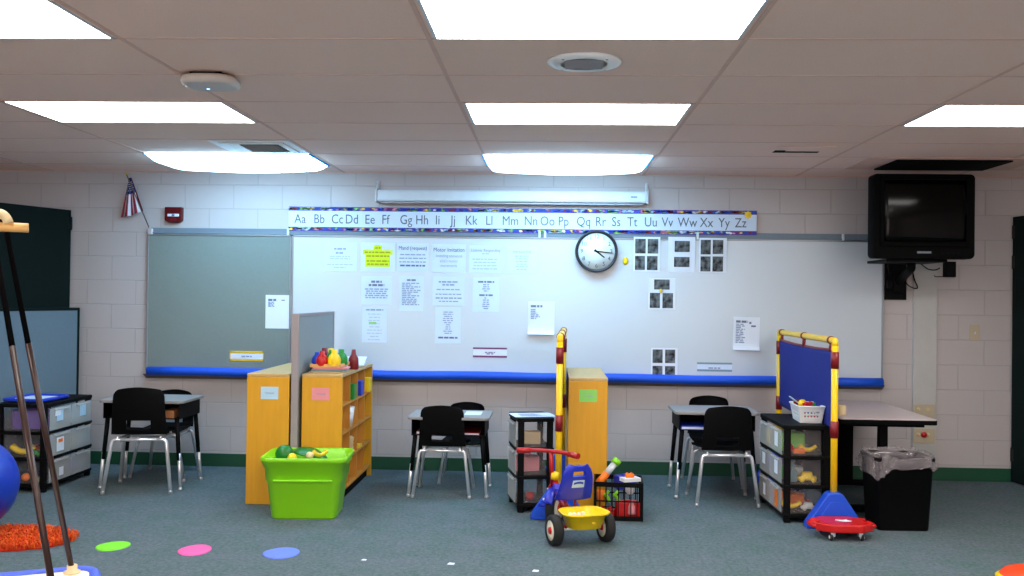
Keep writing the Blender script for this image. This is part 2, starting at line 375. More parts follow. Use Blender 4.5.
g = bm_new(); lathe(g, [(0, -.002), (.008, -.0015), (.009, .003), (0, .003)], 12, 0, T((-.03, .045, 0)))
obj('indicator_light', g, 'led', o)
o = thing('ceiling_speaker', 'round white speaker in the ceiling with a square grille', 'speaker', (.127, 4.06, CH-.0175))
g = bm_new(); lathe(g, [(.10, .004), (.12, 0), (.155, .008), (.158, .017), (.1, .017)], 40); obj('rim', g, 'speaker_white', o)
g = bm_new(); box(g, -.085, .085, -.085, .085, .002, .016, .008); obj('grille', g, 'grille', o)
g = bm_new()
for a in (45, 135, 225, 315): lathe(g, [(0, -.002), (.008, 0), (.008, .006), (0, .006)], 10, 0, T((.125*math.cos(math.radians(a)), .125*math.sin(math.radians(a)), .002)))
obj('clip', g, 'grille', o)

# ------------------------------------------------------------------ boards on the back wall
BY = WY-.028                                    # face of the boards
def onboard(x0, y0, x1, y1, Y=BY):
    a, c = at(x0, (y0+y1)/2, Y).x, at(x1, (y0+y1)/2, Y).x
    z1, z0 = at((x0+x1)/2, y0, Y).z, at((x0+x1)/2, y1, Y).z
    return a, c, z0, z1
zT, zB = at(512, 237.3, WY).z, .785
xA, xM, xE = at(148, 300, WY).x, at(292, 300, WY).x, at(882, 320, WY).x
def board(name, x0, x1, m, label, cat):
    o = thing(name, label, cat, ((x0+x1)/2, WY, zB)); h = zT-zB; w = (x1-x0)/2
    g = bm_new(); box(g, -w+.012, w-.012, -.028, -.002, .012, h-.012); obj('panel', g, m, o)
    g = bm_new()
    for a in ((-w, -w+.014, 0, h), (w-.014, w, 0, h), (-w, w, 0, .014), (-w, w, h-.014, h)): box(g, a[0], a[1], -.034, -.001, a[2], a[3], .002)
    obj('frame', g, 'aluminium', o)
    return o
board('tackboard', xA, xM-.001, 'cork_grey', 'grey tackboard on block wall left of the whiteboard', 'tackboard')
board('whiteboard', xM+.001, xE, 'board_white', 'long wall-mounted whiteboard covered in taped papers', 'whiteboard')
o = thing('map_rail', 'grey metal display rail along the top of the boards', 'rail', (xA, WY, zT+.002))
g = bm_new(); box(g, 0, xE-xA, -.022, -.001, 0, .048, .002); box(g, 0, xE-xA, -.034, -.021, 0, .012, .002); obj('rail', g, 'rail_grey', o)
for px in (289, 539.5, 545, 697, 842):
    g = bm_new(); x = at(px, 240, WY).x-xA; box(g, x-.009, x+.009, -.037, -.002, -.006, .05, .002); obj('clip', g, 'screen_white', o)
o = thing('chalk_tray', 'brown tray ledge running under both boards', 'tray', (xA, WY-.0015, zB-.062))
g = bm_new(); w = xE-xA
prism(g, [(0, 0), (.012, -.004), (.075, .03), (.075, .036), (0, .03)], w, 0, Matrix(((0, 0, 1, 0), (-1, 0, 0, 0), (0, 1, 0, 0), (0, 0, 0, 1)))); obj('ledge', g, 'tray_brown', o)
g = bm_new(); tube(g, [(xA+.035+i*(w-.05)/24, WY-.068, zB-.004+.003*math.sin(i*1.3)) for i in range(25)], .036, 18)
tag(obj('foam_tube', g, 'noodle_blue'), 'long blue foam tube lying on the tray below the boards', 'foam tube')

# alphabet strip
ax0, ax1 = at(289.5, 220, WY).x, at(756, 226, WY).x
zt0, zb0 = at(289.5, 207, WY).z, at(289.5, 231.5, WY).z
zt1, zb1 = at(756, 211.5, WY).z, at(756, 235.5, WY).z
o = thing('alphabet_strip', 'long alphabet strip with bright patterned borders above the whiteboard', 'alphabet strip', (ax0, WY-.024, (zb0+zb1)/2+.004), 0)
aw = ax1-ax0; ah = (zt0-zb0+zt1-zb1)/2; o.rotation_euler = (0, -math.atan2((zt1-zt0)*.5, aw), 0)
for s in range(4):
    g = bm_new(); box(g, s*aw/4-(.004 if s else 0), (s+1)*aw/4, -.0015-(s % 2)*.0012, 0, 0, ah); obj('card', g, 'paper_cool', o)
g = bm_new(); rb = random.Random(3)
bh = .033
for z0 in (0, ah-bh):
    box(g, 0, aw, -.0034, -.002, z0, z0+bh, 0, 0)
    x = .02
    while x < aw-.03:
        mi = rb.choice([1, 1, 2, 3, 4, 5, 6, 7, 7, 8]); r0 = rb.uniform(.010, .018)
        lathe(g, [(0, .0012), (r0, .0012), (r0, 0), (0, 0)], 10, mi, T((x, -.0034, z0+rb.uniform(.013, .020))) @ UP @ RZ(rb.uniform(-.3, .3)), False, rb.uniform(1, 1.9), .62)
        x += rb.uniform(.012, .03)
obj('border', g, ['border_purple', 'border_blue', 'toy_white', 'toy_yellow', 'pink', 'light_green', 'light_blue', 'border_blue', 'dark_red'], o)
g = bm_new(); pos = [301, 320, 338, 352.5, 370.5, 386, 406.5, 422.5, 438, 453.5, 471.5, 489.5, 510.5, 531, 547.5, 563.5, 583.5, 600.5, 616, 632, 650.5, 667, 687, 706, 723.5, 740]
for i, px in enumerate(pos):
    ch = chr(65+i); text(g, ch+ch.lower(), .108, T((at(px, 220, WY).x-ax0, -.0032, ah*.5-.004)) @ UP @ Matrix.Diagonal((.82, 1, 1, 1)))
obj('lettering', g, 'letter_grey', o)
g = bm_new(); st = []
for i in range(16):
    a = PI*i/8; r0 = .034 if i % 2 == 0 else .025; st.append((r0*math.cos(a), r0*math.sin(a)))
p = at(748, 215, WY-.0278); prism(g, st, .003, 0, T(p) @ UP); ball(g, p+Vector((0, -.003, .006)), .014, 0, (1, .2, 1), 10)
tag(obj('sun_cutout', g, 'toy_yellow'), 'small yellow sun cutout pinned on the right end of the alphabet strip', 'cutout')

# ---- papers
def paper(px, name, label, cat, m='paper', group=None, curl=0, lift=0, tilt=0):
    x0, x1, z0, z1 = onboard(*px)
    o = thing(name, label, cat, ((x0+x1)/2, BY-.001-lift, (z0+z1)/2), 0, group); o.rotation_euler = (0, tilt, 0)
    w, h = (x1-x0)/2, (z1-z0)/2
    g = bm_new()
    def fn(u, v):
        c = max(0, 1-v/.28)**2*curl
        return Vector(((u*2-1)*w, -.0005-c*.10, (v*2-1)*h+c*.03))
    sheet(g, fn, 4, 14 if curl else 2, .0006); obj('sheet', g, m, o)
    return o, w, h
def lines(o, w, h, rows, m='ink_pale', seed=0, name='printed_text'):
    """rows: (v from the top 0..1, half width 0..1, line height m, align) drawn as word-shaped dashes"""
    rr = random.Random(seed); g = bm_new()
    for v, hw, lh, al in rows:
        z = h-v*2*h; L = w*hw*2; x = -L/2 if al == 'c' else -w*.8; e = x+L
        while x < e-.004:
            ww = min(rr.uniform(.016, .045), e-x); box(g, x, x+ww, -.0019, -.0013, z-lh/2, z+lh/2); x += ww+.007
    obj(name, g, m, o)
def words(o, h, items, m='ink_dark', name='lettering'):
    g = bm_new()
    for s, v, size in items: text(g, s, size, T((0, -.0016, h-v*2*h)) @ UP @ Matrix.Diagonal((.86, 1, 1, 1)))
    obj(name, g, m, o)
def rowset(v0, v1, n, hw, lh, al='c', jit=.15, seed=1):
    rr = random.Random(seed); return [(v0+(v1-v0)*i/max(1, n-1), hw*(1-rr.random()*jit), lh, al) for i in range(n)]
GP = 'papers taped to the whiteboard'
o, w, h = paper((323, 242.5, 357, 271.5), 'poster_page', 'pale page with faint blue print, first from left in top row', 'paper', 'paper_cool', GP)
lines(o, w, h, [(.22, .35, .014, 'c'), (.36, .25, .014, 'c')], 'ink_mid', 1, 'heading_text'); lines(o, w, h, [(.48, .6, .008, 'c'), (.56, .6, .008, 'c'), (.76, .75, .008, 'c'), (.86, .35, .008, 'c')], 'ink_pale', 2)
o, w, h = paper((360.5, 242.5, 395, 271.5), 'highlighted_page', 'page with bright yellow highlighted text, top row of papers', 'paper', 'paper_cool', GP)
g = bm_new()
for v0, v1, hw in ((.10, .26, .24), (.26, .42, .86), (.42, .84, .72)): box(g, -w*hw, w*hw, -.0016, -.001, h-v1*2*h, h-v0*2*h)
obj('highlighting', g, 'highlighter', o); lines(o, w, h, [(.19, .16, .016, 'c'), (.34, .76, .012, 'c'), (.47, .66, .012, 'c'), (.64, .64, .012, 'c'), (.75, .6, .012, 'c')], 'olive', 4)
o, w, h = paper((397, 243.5, 428.5, 271.5), 'poster_page', 'page headed Mand (request) in the top row of papers', 'paper', 'paper_cool', GP)
words(o, h, [('Mand (request)', .17, .044)]); lines(o, w, h, [(.40, .8, .010, 'c'), (.53, .85, .010, 'c'), (.66, .85, .010, 'c')], 'ink_mid', 5); lines(o, w, h, [(.79, .8, .014, 'c')], 'ink', 6, 'underlined_row')
o, w, h = paper((432, 244, 466, 272.5), 'poster_page', 'page headed Motor Imitation in bold, top row of papers', 'paper', 'paper_cool', GP)
words(o, h, [('Motor Imitation', .21, .046)]); words(o, h, [('Imitating someone', .42, .034), ("else's motor", .6, .034), ('movements', .76, .034)], 'ink_mid', 'body_text')
o, w, h = paper((469, 245.5, 502, 273), 'poster_page', 'page headed Listener Responding in mauve, top row of papers', 'paper', 'paper_cool', GP)
words(o, h, [('Listener Responding', .18, .034)], 'ink_mauve'); lines(o, w, h, [(.3, .22, .01, 'c')]+rowset(.5, .85, 4, .8, .009), 'ink_pale', 8)
o, w, h = paper((506, 246.5, 537.5, 273.5), 'poster_page', 'pale page headed Intraverbal at right end of top row', 'paper', 'paper_cool', GP)
words(o, h, [('Intraverbal', .2, .04)], 'ink_mid'); lines(o, w, h, rowset(.36, .85, 6, .7, .009, 'c', .6, 5), 'ink_pale', 9)
o, w, h = paper((361, 276, 392, 304.5), 'poster_page', 'page with two bold heading lines, directly below yellow highlighted page', 'paper', 'paper_cool', GP)
lines(o, w, h, [(.2, .34, .018, 'c'), (.32, .5, .018, 'c')], 'ink', 10, 'heading_text'); lines(o, w, h, rowset(.46, .76, 5, .76, .011), 'ink_mid', 11)
o, w, h = paper((399.5, 275.5, 424, 311), 'list_page', 'upright list page under the Mand page, second row', 'paper', 'paper_cool', GP)
lines(o, w, h, [(.13, .4, .014, 'c')], 'ink', 12, 'heading_text'); lines(o, w, h, rowset(.22, .82, 13, .8, .009, 'l', .55, 8), 'ink_mid', 13)
o, w, h = paper((432.5, 276, 465, 305.5), 'poster_page', 'faintly printed page right below the Motor Imitation page', 'paper', 'paper_cool', GP)
lines(o, w, h, [(.2, .62, .013, 'c'), (.3, .4, .013, 'c'), (.46, .75, .009, 'c'), (.62, .8, .009, 'c'), (.75, .8, .012, 'c'), (.86, .6, .009, 'c')], 'ink_mid', 14)
o, w, h = paper((472.5, 277, 499.5, 312), 'list_page', 'upright page with two centred columns of words below Listener Responding', 'paper', 'paper_cool', GP)
lines(o, w, h, [(.14, .6, .014, 'c'), (.52, .5, .014, 'c')], 'ink', 15, 'heading_text'); lines(o, w, h, [(.22, .22, .01, 'c'), (.28, .22, .01, 'c'), (.34, .28, .01, 'c'), (.4, .16, .01, 'c'), (.6, .12, .01, 'c'), (.66, .22, .01, 'c'), (.72, .2, .01, 'c'), (.78, .26, .01, 'c'), (.84, .26, .01, 'c'), (.9, .18, .01, 'c')], 'ink_mid', 16)
o, w, h = paper((362, 307, 387, 342.5), 'poster_page', 'pale page with a small yellow-green mark, bottom of left column', 'paper', 'paper_cool', GP)
lines(o, w, h, [(.08, .7, .013, 'c')], 'ink_mid', 17, 'heading_text'); lines(o, w, h, rowset(.2, .92, 9, .6, .007, 'c', .5, 3), 'ink_pale', 18)
g = bm_new(); box(g, -w*.45, w*.15, -.0018, -.001, h*.02, h*.16); obj('highlighting', g, 'light_green', o)
o, w, h = paper((435, 307, 461, 343.5), 'list_page', 'lowest pale page of centred lines under the Motor Imitation column', 'paper', 'paper_cool', GP)
lines(o, w, h, rowset(.14, .72, 11, .42, .008, 'c', .7, 4), 'ink_mid', 19); lines(o, w, h, [(.84, .75, .014, 'c')], 'ink', 20, 'footer')
o, w, h = paper((473, 347.5, 507, 357.5), 'name_strip', 'white strip with plum bars low on the whiteboard', 'sign', 'paper', None)
g = bm_new(); box(g, -w, w, -.0018, -.001, h*.66, h); box(g, -w, w, -.0018, -.001, -h, -h*.62); obj('border', g, 'plum', o); lines(o, w, h, [(.5, .3, .01, 'c'), (.64, .2, .01, 'c')], 'ink_mauve', 21)
o, w, h = paper((528, 301.5, 554.5, 335.5), 'schedule_page', 'white page with curled bottom edge beside the yellow panel post', 'paper', 'paper', GP, .3)
lines(o, w, h, [(.14, .45, .018, 'l')], 'ink', 22, 'heading_text'); lines(o, w, h, rowset(.24, .5, 6, .35, .01, 'l', .6, 6), 'ink_mid', 23)
o, w, h = paper((733, 317, 759.5, 351), 'schedule_page', 'white list page on the whiteboard near blue panel', 'paper', 'paper', GP, .25, 0, .02)
lines(o, w, h, [(.14, .45, .018, 'l')], 'ink', 24, 'heading_text'); lines(o, w, h, rowset(.22, .9, 15, .36, .009, 'l', .6, 7), 'ink_mid', 25)
g = bm_new(); box(g, w*.2, w*.36, -.0018, -.001, h*.6, h*.72); box(g, w*.35, w*.7, -.0018, -.001, h*.42, h*.52); obj('marker_note', g, 'ink', o)
o, w, h = paper((697, 362.5, 732, 371.5), 'name_strip', 'pale strip with grey-green bars just above the blue foam tube', 'sign', 'paper_cool')
g = bm_new(); box(g, -w, w, -.0018, -.001, h*.6, h); box(g, -w, w, -.0018, -.001, -h, -h*.55); obj('border', g, 'teal_grey', o); lines(o, w, h, [(.62, .35, .012, 'c')], 'ink_mid', 26)
o, w, h = paper((265.5, 295, 292, 328.5), 'schedule_page', 'white page at right edge of the grey tackboard', 'paper')
lines(o, w, h, [(.15, .3, .018, 'l')], 'ink', 27, 'heading_text'); lines(o, w, h, rowset(.22, .34, 4, .24, .01, 'l', .3, 7), 'ink_mid', 28)
g = bm_new(); box(g, w*.2, w*.45, -.0018, -.001, h*.66, h*.72); obj('marker_note', g, 'ink', o)
o, w, h = paper((229.5, 351, 264, 361), 'name_strip', 'yellow-bordered name strip low on the grey tackboard', 'sign', 'paper')
g = bm_new(); box(g, -w, w, -.0018, -.001, h*.55, h); box(g, -w, w, -.0018, -.001, -h, -h*.6); box(g, -w, -w*.94, -.0018, -.001, -h, h); box(g, w*.94, w, -.0018, -.001, -h, h); obj('border', g, 'yellow_card', o); lines(o, w, h, [(.55, .3, .012, 'c')], 'ink_mid', 29)
# photo sheets
def photos(px, label, rects, tilt=0, lift=.0):
    o, w, h = paper(px, 'photo_sheet', label, 'photo sheet', 'paper', 'sheets of black and white photos', 0, lift*.6, tilt)
    if lift: o.rotation_euler = (.03, tilt, 0)
    x0, y0, x1, y1 = px
    for a, c, d, e in rects:
        g = bm_new(); X = lambda q: (q-(x0+x1)/2)/(x1-x0)*2*w; Z = lambda q: -(q-(y0+y1)/2)/(y1-y0)*2*h
        box(g, X(a), X(d), -.0022, -.001, Z(e), Z(c)); obj('photograph', g, 'photo_dark', o)
photos((633.5, 237, 660, 271.5), 'sheet of four photos just right of the clock', [(635, 239, 645.5, 253.5), (647.5, 239, 658, 253.5), (635, 256, 645, 270), (647, 256, 657.5, 270)], 0, .0075)
photos((668, 237, 695, 272.5), 'white sheet with two photos stacked, hung from a rail clip', [(674.5, 241, 689.5, 252), (674, 257, 689.5, 267)], 0, .0075)
photos((699, 238, 726.5, 272.5), 'rightmost sheet of four photos under the rail', [(700.5, 240, 710.5, 254.5), (712.5, 240, 723, 254), (700.5, 256.5, 710.5, 271.5), (712.5, 256.5, 723, 271.5)], 0, .0075)
photos((648.5, 278, 675.5, 309.5), 'sheet of three photos with a yellow magnet in its middle', [(654, 279.5, 669.5, 289.5), (649.8, 293, 660, 308), (662.5, 293, 673, 308)])
photos((651, 348, 677.5, 379), 'lowest sheet of four photos touching the foam tube', [(652.5, 349.5, 662.5, 363), (665, 349.5, 675, 363), (652.5, 366, 662.5, 378), (665, 366, 675, 378)], .0)
def magnet(px, py, r, label, Y):
    g = bm_new(); p = at(px, py, Y); lathe(g, [(0, 0), (r, 0), (r, .006), (r*.7, .010), (0, .011)], 16, 0, T(p) @ UP, True, 1, 1.35)
    tag(obj('magnet', g, 'toy_yellow'), label, 'magnet', 'yellow magnets')
magnet(625.5, 261, .023, 'yellow oval magnet beside the clock', BY-.0005)
magnet(661, 291, .012, 'tiny yellow magnet on the three-photo sheet', BY-.0035)

# clock
p = at(596.5, 251.3, WY-.075)
o = thing('wall_clock', 'round white wall clock with black rim and black hands', 'clock', p)
r0 = .171
g = bm_new(); lathe(g, [(r0*.86, .03), (r0*.88, .045), (r0*.95, .052), (r0, .045), (r0, .0), (0, 0)], 48, 0, UP @ T((0, 0, -.03))); obj('rim', g, 'clock_rim', o)
g = bm_new(); lathe(g, [(0, .004), (r0*.88, .004), (r0*.88, 0), (0, 0)], 48, 0, UP); obj('dial', g, 'clock_face', o)
g = bm_new()
for i in range(12):
    a = PI/2-2*PI*(i+1)/12; text(g, str(i+1), .046, T((.118*math.cos(a), -.0045, .118*math.sin(a))) @ UP)
obj('numerals', g, 'numeral_grey', o)
for nm, a, L, wd, yy in (('hour_hand', -38, .085, .007, -.006), ('minute_hand', -6, .135, .005, -.009)):
    g = bm_new(); prism(g, [(-.02, -wd), (L*.9, -wd*.7), (L, 0), (L*.9, wd*.7), (-.02, wd)], .002, 0, T((0, yy, 0)) @ UP @ RZ(math.radians(a))); obj(nm, g, 'black', o)
g = bm_new(); lathe(g, [(.008, 0), (.008, .011), (0, .012)], 14, 0, UP); obj('hub', g, 'black', o)

# projection screen
o = thing('projection_screen', 'rolled-up white projection screen in a long housing below the ceiling', 'projection screen', (0, WY, 0))
xa, xb, zc = at(378.5, 195, WY).x, at(646, 200, WY).x, at(512, 197.5, WY).z
g = bm_new(); box(g, xa, xb, -.093, -.004, zc-.046, zc+.047, .018, 0, None, 4); obj('housing', g, 'screen_white', o)
for x in (xa-.004, xb+.004):
    g = bm_new(); box(g, x-.008, x+.008, -.098, -.001, zc-.052, zc+.052, .004); box(g, x-.012, x+.012, -.02, -.001, zc+.03, zc+.125, .003); tube(g, [(x, -.025, zc+.05), (x, -.025, zc+.115)], .009, 8); obj('bracket', g, 'fixture', o)
g = bm_new(); box(g, xb-.13, xb-.08, -.097, -.094, zc-.003, zc+.006); obj('maker_plate', g, 'ink', o)
g = bm_new(); box(g, xa+.03, xb-.03, -.06, -.03, zc-.062, zc-.044, .004); obj('pull_bar', g, 'aluminium', o)

# flag
pb, pt = at(150.5, 231, WY-.03), at(126.5, 174.5, WY-.12)
o = thing('wall_flag', 'small stars and stripes flag on a stick angled from tackboard corner', 'flag', pb)
d = pt-pb
g = bm_new(); tube(g, [(0, 0, 0), d], .0045, 8); obj('stick', g, 'tray_brown', o)
g = bm_new(); ball(g, d+Vector((0, 0, .004)), .009); obj('finial', g, 'yellow_card', o)
g = bm_new(); box(g, -.02, .02, -.012, .018, -.03, .02, .004); tube(g, [(0, 0, -.012), d*.06], .009, 10); obj('holder', g, 'chrome', o)
Yf = WY-.075
A0, A1 = at(129, 178, Yf-.02)-pb, at(131.5, 177.5, Yf-.02)-pb
B0, B1 = at(120.5, 217, Yf+.02)-pb, at(143, 210.5, Yf)-pb
def fl_(u, v):
    p = (A0.lerp(A1, u)).lerp(B0.lerp(B1, u), v); return p+Vector((0, .016*v*math.sin(u*15+.5), -.012*v*math.sin(u*PI)))
g = bm_new(); sheet(g, fl_, 36, 30, .0012, 0, None, None, lambda u, v: (2 if v < .44 and u < .93 else (0 if int(u*9) % 2 == 0 else 1)))
rb = random.Random(5)
for i in range(26):
    u, v = .12+.2*(i % 5)+.06*((i//5) % 2), .1+.055*(i//5)+.02
    if u < .9: box(g, *(lambda q: (q.x-.003, q.x+.003, q.y-.003, q.y-.001, q.z-.003, q.z+.003))(fl_(u, v)), 0, 1)
obj('cloth', g, ['flag_red', 'flag_white', 'flag_blue'], o)

# fire alarm strobe
x0, x1, z0, z1 = onboard(164.5, 207, 181.5, 222.5, WY-.05)
o = thing('fire_alarm_strobe', 'dark red fire alarm strobe on wall above tackboard', 'fire alarm', ((x0+x1)/2, WY, (z0+z1)/2)); w, h = (x1-x0)/2, (z1-z0)/2
g = bm_new(); prism(g, [(-w, h), (-w, -h*.7), (-w*.6, -h), (w*.6, -h), (w, -h*.7), (w, h)], .05, 0, UP, .005); obj('housing', g, 'alarm_red', o)
g = bm_new(); box(g, -w*.62, w*.72, -.062, -.048, -h*.25, h*.12, .005); obj('strobe_lens', g, 'lamp_clear', o)
g = bm_new(); box(g, -w*.1, w*.25, -.066, -.05, -h*.2, h*.08, .004); obj('flash_tube', g, 'ink', o)
g = bm_new()
for i in range(3): box(g, -w*.3, w*.4, -.0525, -.049, -h*(.5+.13*i), -h*(.44+.13*i))
obj('horn_slots', g, 'dark_red', o)

# switch plate and outlets
def plate(px, label, name, cat, kind):
    x0, x1, z0, z1 = onboard(*px, WY-(.03 if kind else 0)); Y = WY-(.03 if kind else 0)
    o = thing(name, label, cat, ((x0+x1)/2, Y, (z0+z1)/2)); w, h = (x1-x0)/2, (z1-z0)/2
    g = bm_new(); box(g, -w, w, -.007, -.0005, -h, h, .003); obj('plate', g, 'beige_plate', o)
    if kind == 0:
        g = bm_new(); box(g, -.005, .005, -.016, -.005, -.012, .012, .002); obj('toggle', g, 'paper', o)
    else:
        for sx in (-.045, .03):
            g = bm_new(); lathe(g, [(0, .010), (.014, .010), (.016, .006), (0, .006)], 16, 0, T((sx, 0, .01)) @ UP); obj('socket', g, 'beige', o)
    return o
plate((969.5, 325, 979.5, 340.5), 'beige light switch plate on wall below the television', 'light_switch', 'light switch', 0)
plate((913, 404.5, 934.5, 417), 'beige outlet plate above the table on wall raceway', 'wall_outlet', 'outlet', 1)
plate((913, 428.5, 934.5, 443), 'beige outlet plate with a red plug below table edge', 'wall_outlet', 'outlet', 1)
p = at(923.5, 434.5, WY-.0375); g = bm_new(); lathe(g, [(0, .03), (.014, .03), (.022, .022), (.022, .004), (0, .0)], 18, 0, T(p) @ UP)
tag(obj('red_plug', g, 'toy_red'), 'round red plug in the lower wall outlet', 'plug')

# television on its wall arm
p0, p1 = at(873, 258, 7.05), at(976, 174, 7.05)
o = thing('television', 'old black tube television high in the right corner', 'television', ((p0.x+p1.x)/2, 7.05, p0.z))
w, h = (p1.x-p0.x)/2, p1.z-p0.z
def sq(w0, h0, y, zc_, r): return [(x, y, zc_+z) for x, z in rrect(w0*2, h0, r, 4)]
g = bm_new(); loft(g, [sq(w*.985, h*.985, 0, h/2, .03), sq(w, h, .02, h/2, .03), sq(w, h, .12, h/2, .03), sq(w*.96, h*.95, .16, h/2, .04), sq(w*.72, h*.7, .42, h*.46, .05), sq(w*.55, h*.5, .54, h*.42, .05)]); obj('cabinet', g, 'tv_black', o)
g = bm_new()
def scr(u, v):
    x, z = u*2-1, v*2-1; return Vector((x*w*.80, -.012-.026*(1-.5*x*x-.5*z*z), h*.56+z*h*.355))
sheet(g, scr, 18, 14, .004); obj('screen', g, 'tv_glass', o)
g = bm_new()
for a in ((-w*.87, w*.87, h*.93, h*.97), (-w*.87, w*.87, h*.14, h*.19), (-w*.87, -w*.8, h*.15, h*.96), (w*.8, w*.87, h*.15, h*.96)): box(g, a[0], a[1], -.022, .004, a[2], a[3], .006)
obj('bezel', g, 'tv_black', o)
g = bm_new(); box(g, -.05, .05, -.004, .004, h*.06, h*.085, .001); obj('name_plate', g, 'rail_grey', o)
g = bm_new()
for i in range(4): box(g, w*.35+i*.035, w*.35+i*.035+.022, -.005, .004, h*.055, h*.075, .001)
obj('buttons', g, 'black', o)
tvx, tvz = (p0.x+p1.x)/2, p0.z
o = thing('television_wall_bracket', 'black wall bracket and tray holding up the television', 'bracket', (tvx, WY, tvz))
g = bm_new(); box(g, -.24, .20, -.70, -.26, -.022, -.0015, .006); obj('tray', g, 'black', o)
xs = at(897, 280, WY).x-tvx
g = bm_new(); box(g, xs-.10, xs+.07, -.018, -.001, -.30, .02, .004); obj('wall_plate', g, 'black', o)
g = bm_new(); tube(g, [(xs, -.03, -.16), (xs*.5, -.42, -.06), (xs*.5, -.42, -.02)], .032, 12, .05); box(g, xs-.05, xs+.05, -.07, -.015, -.24, -.06, .006); obj('arm', g, 'black', o)
o = thing('cable_box', 'small black cable box fixed to wall just under the television', 'box', at(948, 269.5, WY))
g = bm_new(); box(g, -.043, .043, -.055, -.0005, -.062, .062, .005); obj('case', g, 'black', o)
g = bm_new(); tube(g, [(-.043, -.03, -.058), (-.11, -.03, -.06), (-.12, -.03, -.05)], .004, 6); obj('lead', g, 'black', o)
def cable(pts, label, plug=None, r=.0045):
    g = bm_new(); P = [at(*q) for q in pts]
    sm = []
    for i in range(len(P)-1):
        for s in range(6):
            t = s/6; a, c1, c2, e = P[max(i-1, 0)], P[i], P[i+1], P[min(i+2, len(P)-1)]
            sm.append(.5*((2*c1)+(c2-a)*t+(2*a-5*c1+4*c2-e)*t*t+(3*c1-a-3*c2+e)*t**3))
    sm.append(P[-1]); tube(g, sm, r, 8)
    o = tag(obj('cable', g, 'black'), label, 'cable', 'cables under the television')
    if plug:
        q = at(*plug); g = bm_new(); box(g, q.x-.02, q.x+.02, q.y-.015, q.y+.015, q.z-.035, q.z+.03, .006); obj('plug', g, 'black', o)
cable([(895, 270, 7.66), (902, 276, 7.7), (908, 285, 7.76), (915, 288.5, 7.78), (917.5, 287, 7.78), (914, 278, 7.76), (911, 262, 7.6)], 'thin black cable looping lowest under the television')
cable([(921, 264, 7.5), (928, 269, 7.7), (935, 270, 7.76), (940, 268, 7.76)], 'short black cable sagging towards the small black cable box')
cable([(888, 262, 7.5), (889, 272, 7.66), (889.5, 279, 7.72)], 'black cable hanging straight down with a plug, left under television', (889.5, 284, 7.73))

# ------------------------------------------------------------------ furniture
LEGX = .2
def chair(name, label, loc, rz, sc, group):
    o = thing(name, label, 'chair', loc, rz, group, sc)
    # seat: dished sheet
    def st(u, v):
        x = (u*2-1); wd = .19+.03*v; y = -.17+.40*v
        z = .425+.02*x*x*(1-.6*v)-.012*math.sin(PI*v)-(.03*max(0, (v-.82)/.18)**2)+.0*u
        if v < .12: z += (.12-v)*.25
        kx = 1-.12*max(0, (v-.8)/.2)**2
        return Vector((x*wd*kx, y, z))
    g = bm_new(); sheet(g, st, 14, 16, -.007); obj('seat', g, 'black_plastic', o)
    def bk(u, v):
        x = (u*2-1); wd = .195-.02*v
        if v > .8: wd *= 1-.16*((v-.8)/.2)**3
        z = .425+.345*v-.02*(x*x)*max(0, (v-.6)/.4)*1.2
        y = -.175-.045*v+.035*x*x*(.4+.6*v)-(.012*math.sin(PI*v))
        return Vector((x*wd, y, z))
    g = bm_new(); sheet(g, bk, 18, 20, -.007, 0, None, lambda u, v: not (.27 < u < .73 and .12 < v < .30)); obj('backrest', g, 'black_plastic', o)
    g = bm_new()
    for y0, z0 in ((-.165, .385), (.15, .375)):
        tube(g, [(-.15, y0, z0), (.15, y0, z0)], .013, 10)
    for s in (-1, 1): tube(g, [(s*.15, -.165, .388), (s*.15, .15, .378)], .0105, 8)
    for s in (-1, 1): tube(g, [(s*.15, -.165, .388), (s*.15, -.165, .41)], .009, 8); tube(g, [(s*.15, .14, .378), (s*.15, .14, .418)], .009, 8)
    obj('seat_frame', g, 'chrome', o)
    for s in (-1, 1):
        for y0, y1, z0 in ((-.165, -.215, .385), (.15, .225, .375)):
            g = bm_new(); tube(g, [(s*.13, y0, z0), (s*.188, y0, z0), (s*.236, y1, .016)], .0135, 10, .05); l = obj('leg', g, 'chrome', o)
            g = bm_new(); lathe(g, [(0, 0), (.013, 0), (.016, .006), (.015, .02), (.012, .026), (0, .026)], 12, 0, T((s*.236, y1, 0))); obj('glide', g, 'glide', l)
    return o
def desk(label, loc, rz, H, w=.64, d=.46):
    o = thing('student_desk', label, 'desk', loc, rz, 'student desks')
    poly = rrect(w, d, .035, 4)
    g = bm_new(); prism(g, poly, .02, 0, T((0, 0, H-.02)), .004); obj('desktop', g, 'desk_grey', o)
    g = bm_new(); a, c = w/2-.03, d/2-.025
    z0, z1 = H-.135, H-.021
    box(g, -a, a, -c, c, z0, z0+.006, .002); box(g, -a, -a+.006, -c, c, z0, z1, .002); box(g, a-.006, a, -c, c, z0, z1, .002); box(g, -a, a, c-.006, c, z0, z1, .002); box(g, -a, a, -c, c, z1-.004, z1)
    obj('book_box', g, 'black', o)
    for sx in (-1, 1):
        for sy in (-1, 1):
            x, y = sx*(w/2-.055), sy*(d/2-.05); x1, y1 = sx*(w/2-.015), sy*(d/2-.03); h2 = .42*z0
            m = Vector((x+(x1-x)*.58, y+(y1-y)*.58, h2))
            g = bm_new(); tube(g, [(x, y, z0+.004), m], .0165, 12, 0, 0, None, .015); l = obj('leg', g, 'black', o)
            g = bm_new(); tube(g, [m+Vector((0, 0, .05)), (x1, y1, .015)], .0115, 10); obj('leg_extension', g, 'chrome', l)
            g = bm_new(); lathe(g, [(0, 0), (.014, 0), (.017, .006), (.012, .022), (0, .022)], 12, 0, T((x1, y1, 0))); obj('glide', g, 'glide', l)
    return o
GC = 'black school chairs at the desks'
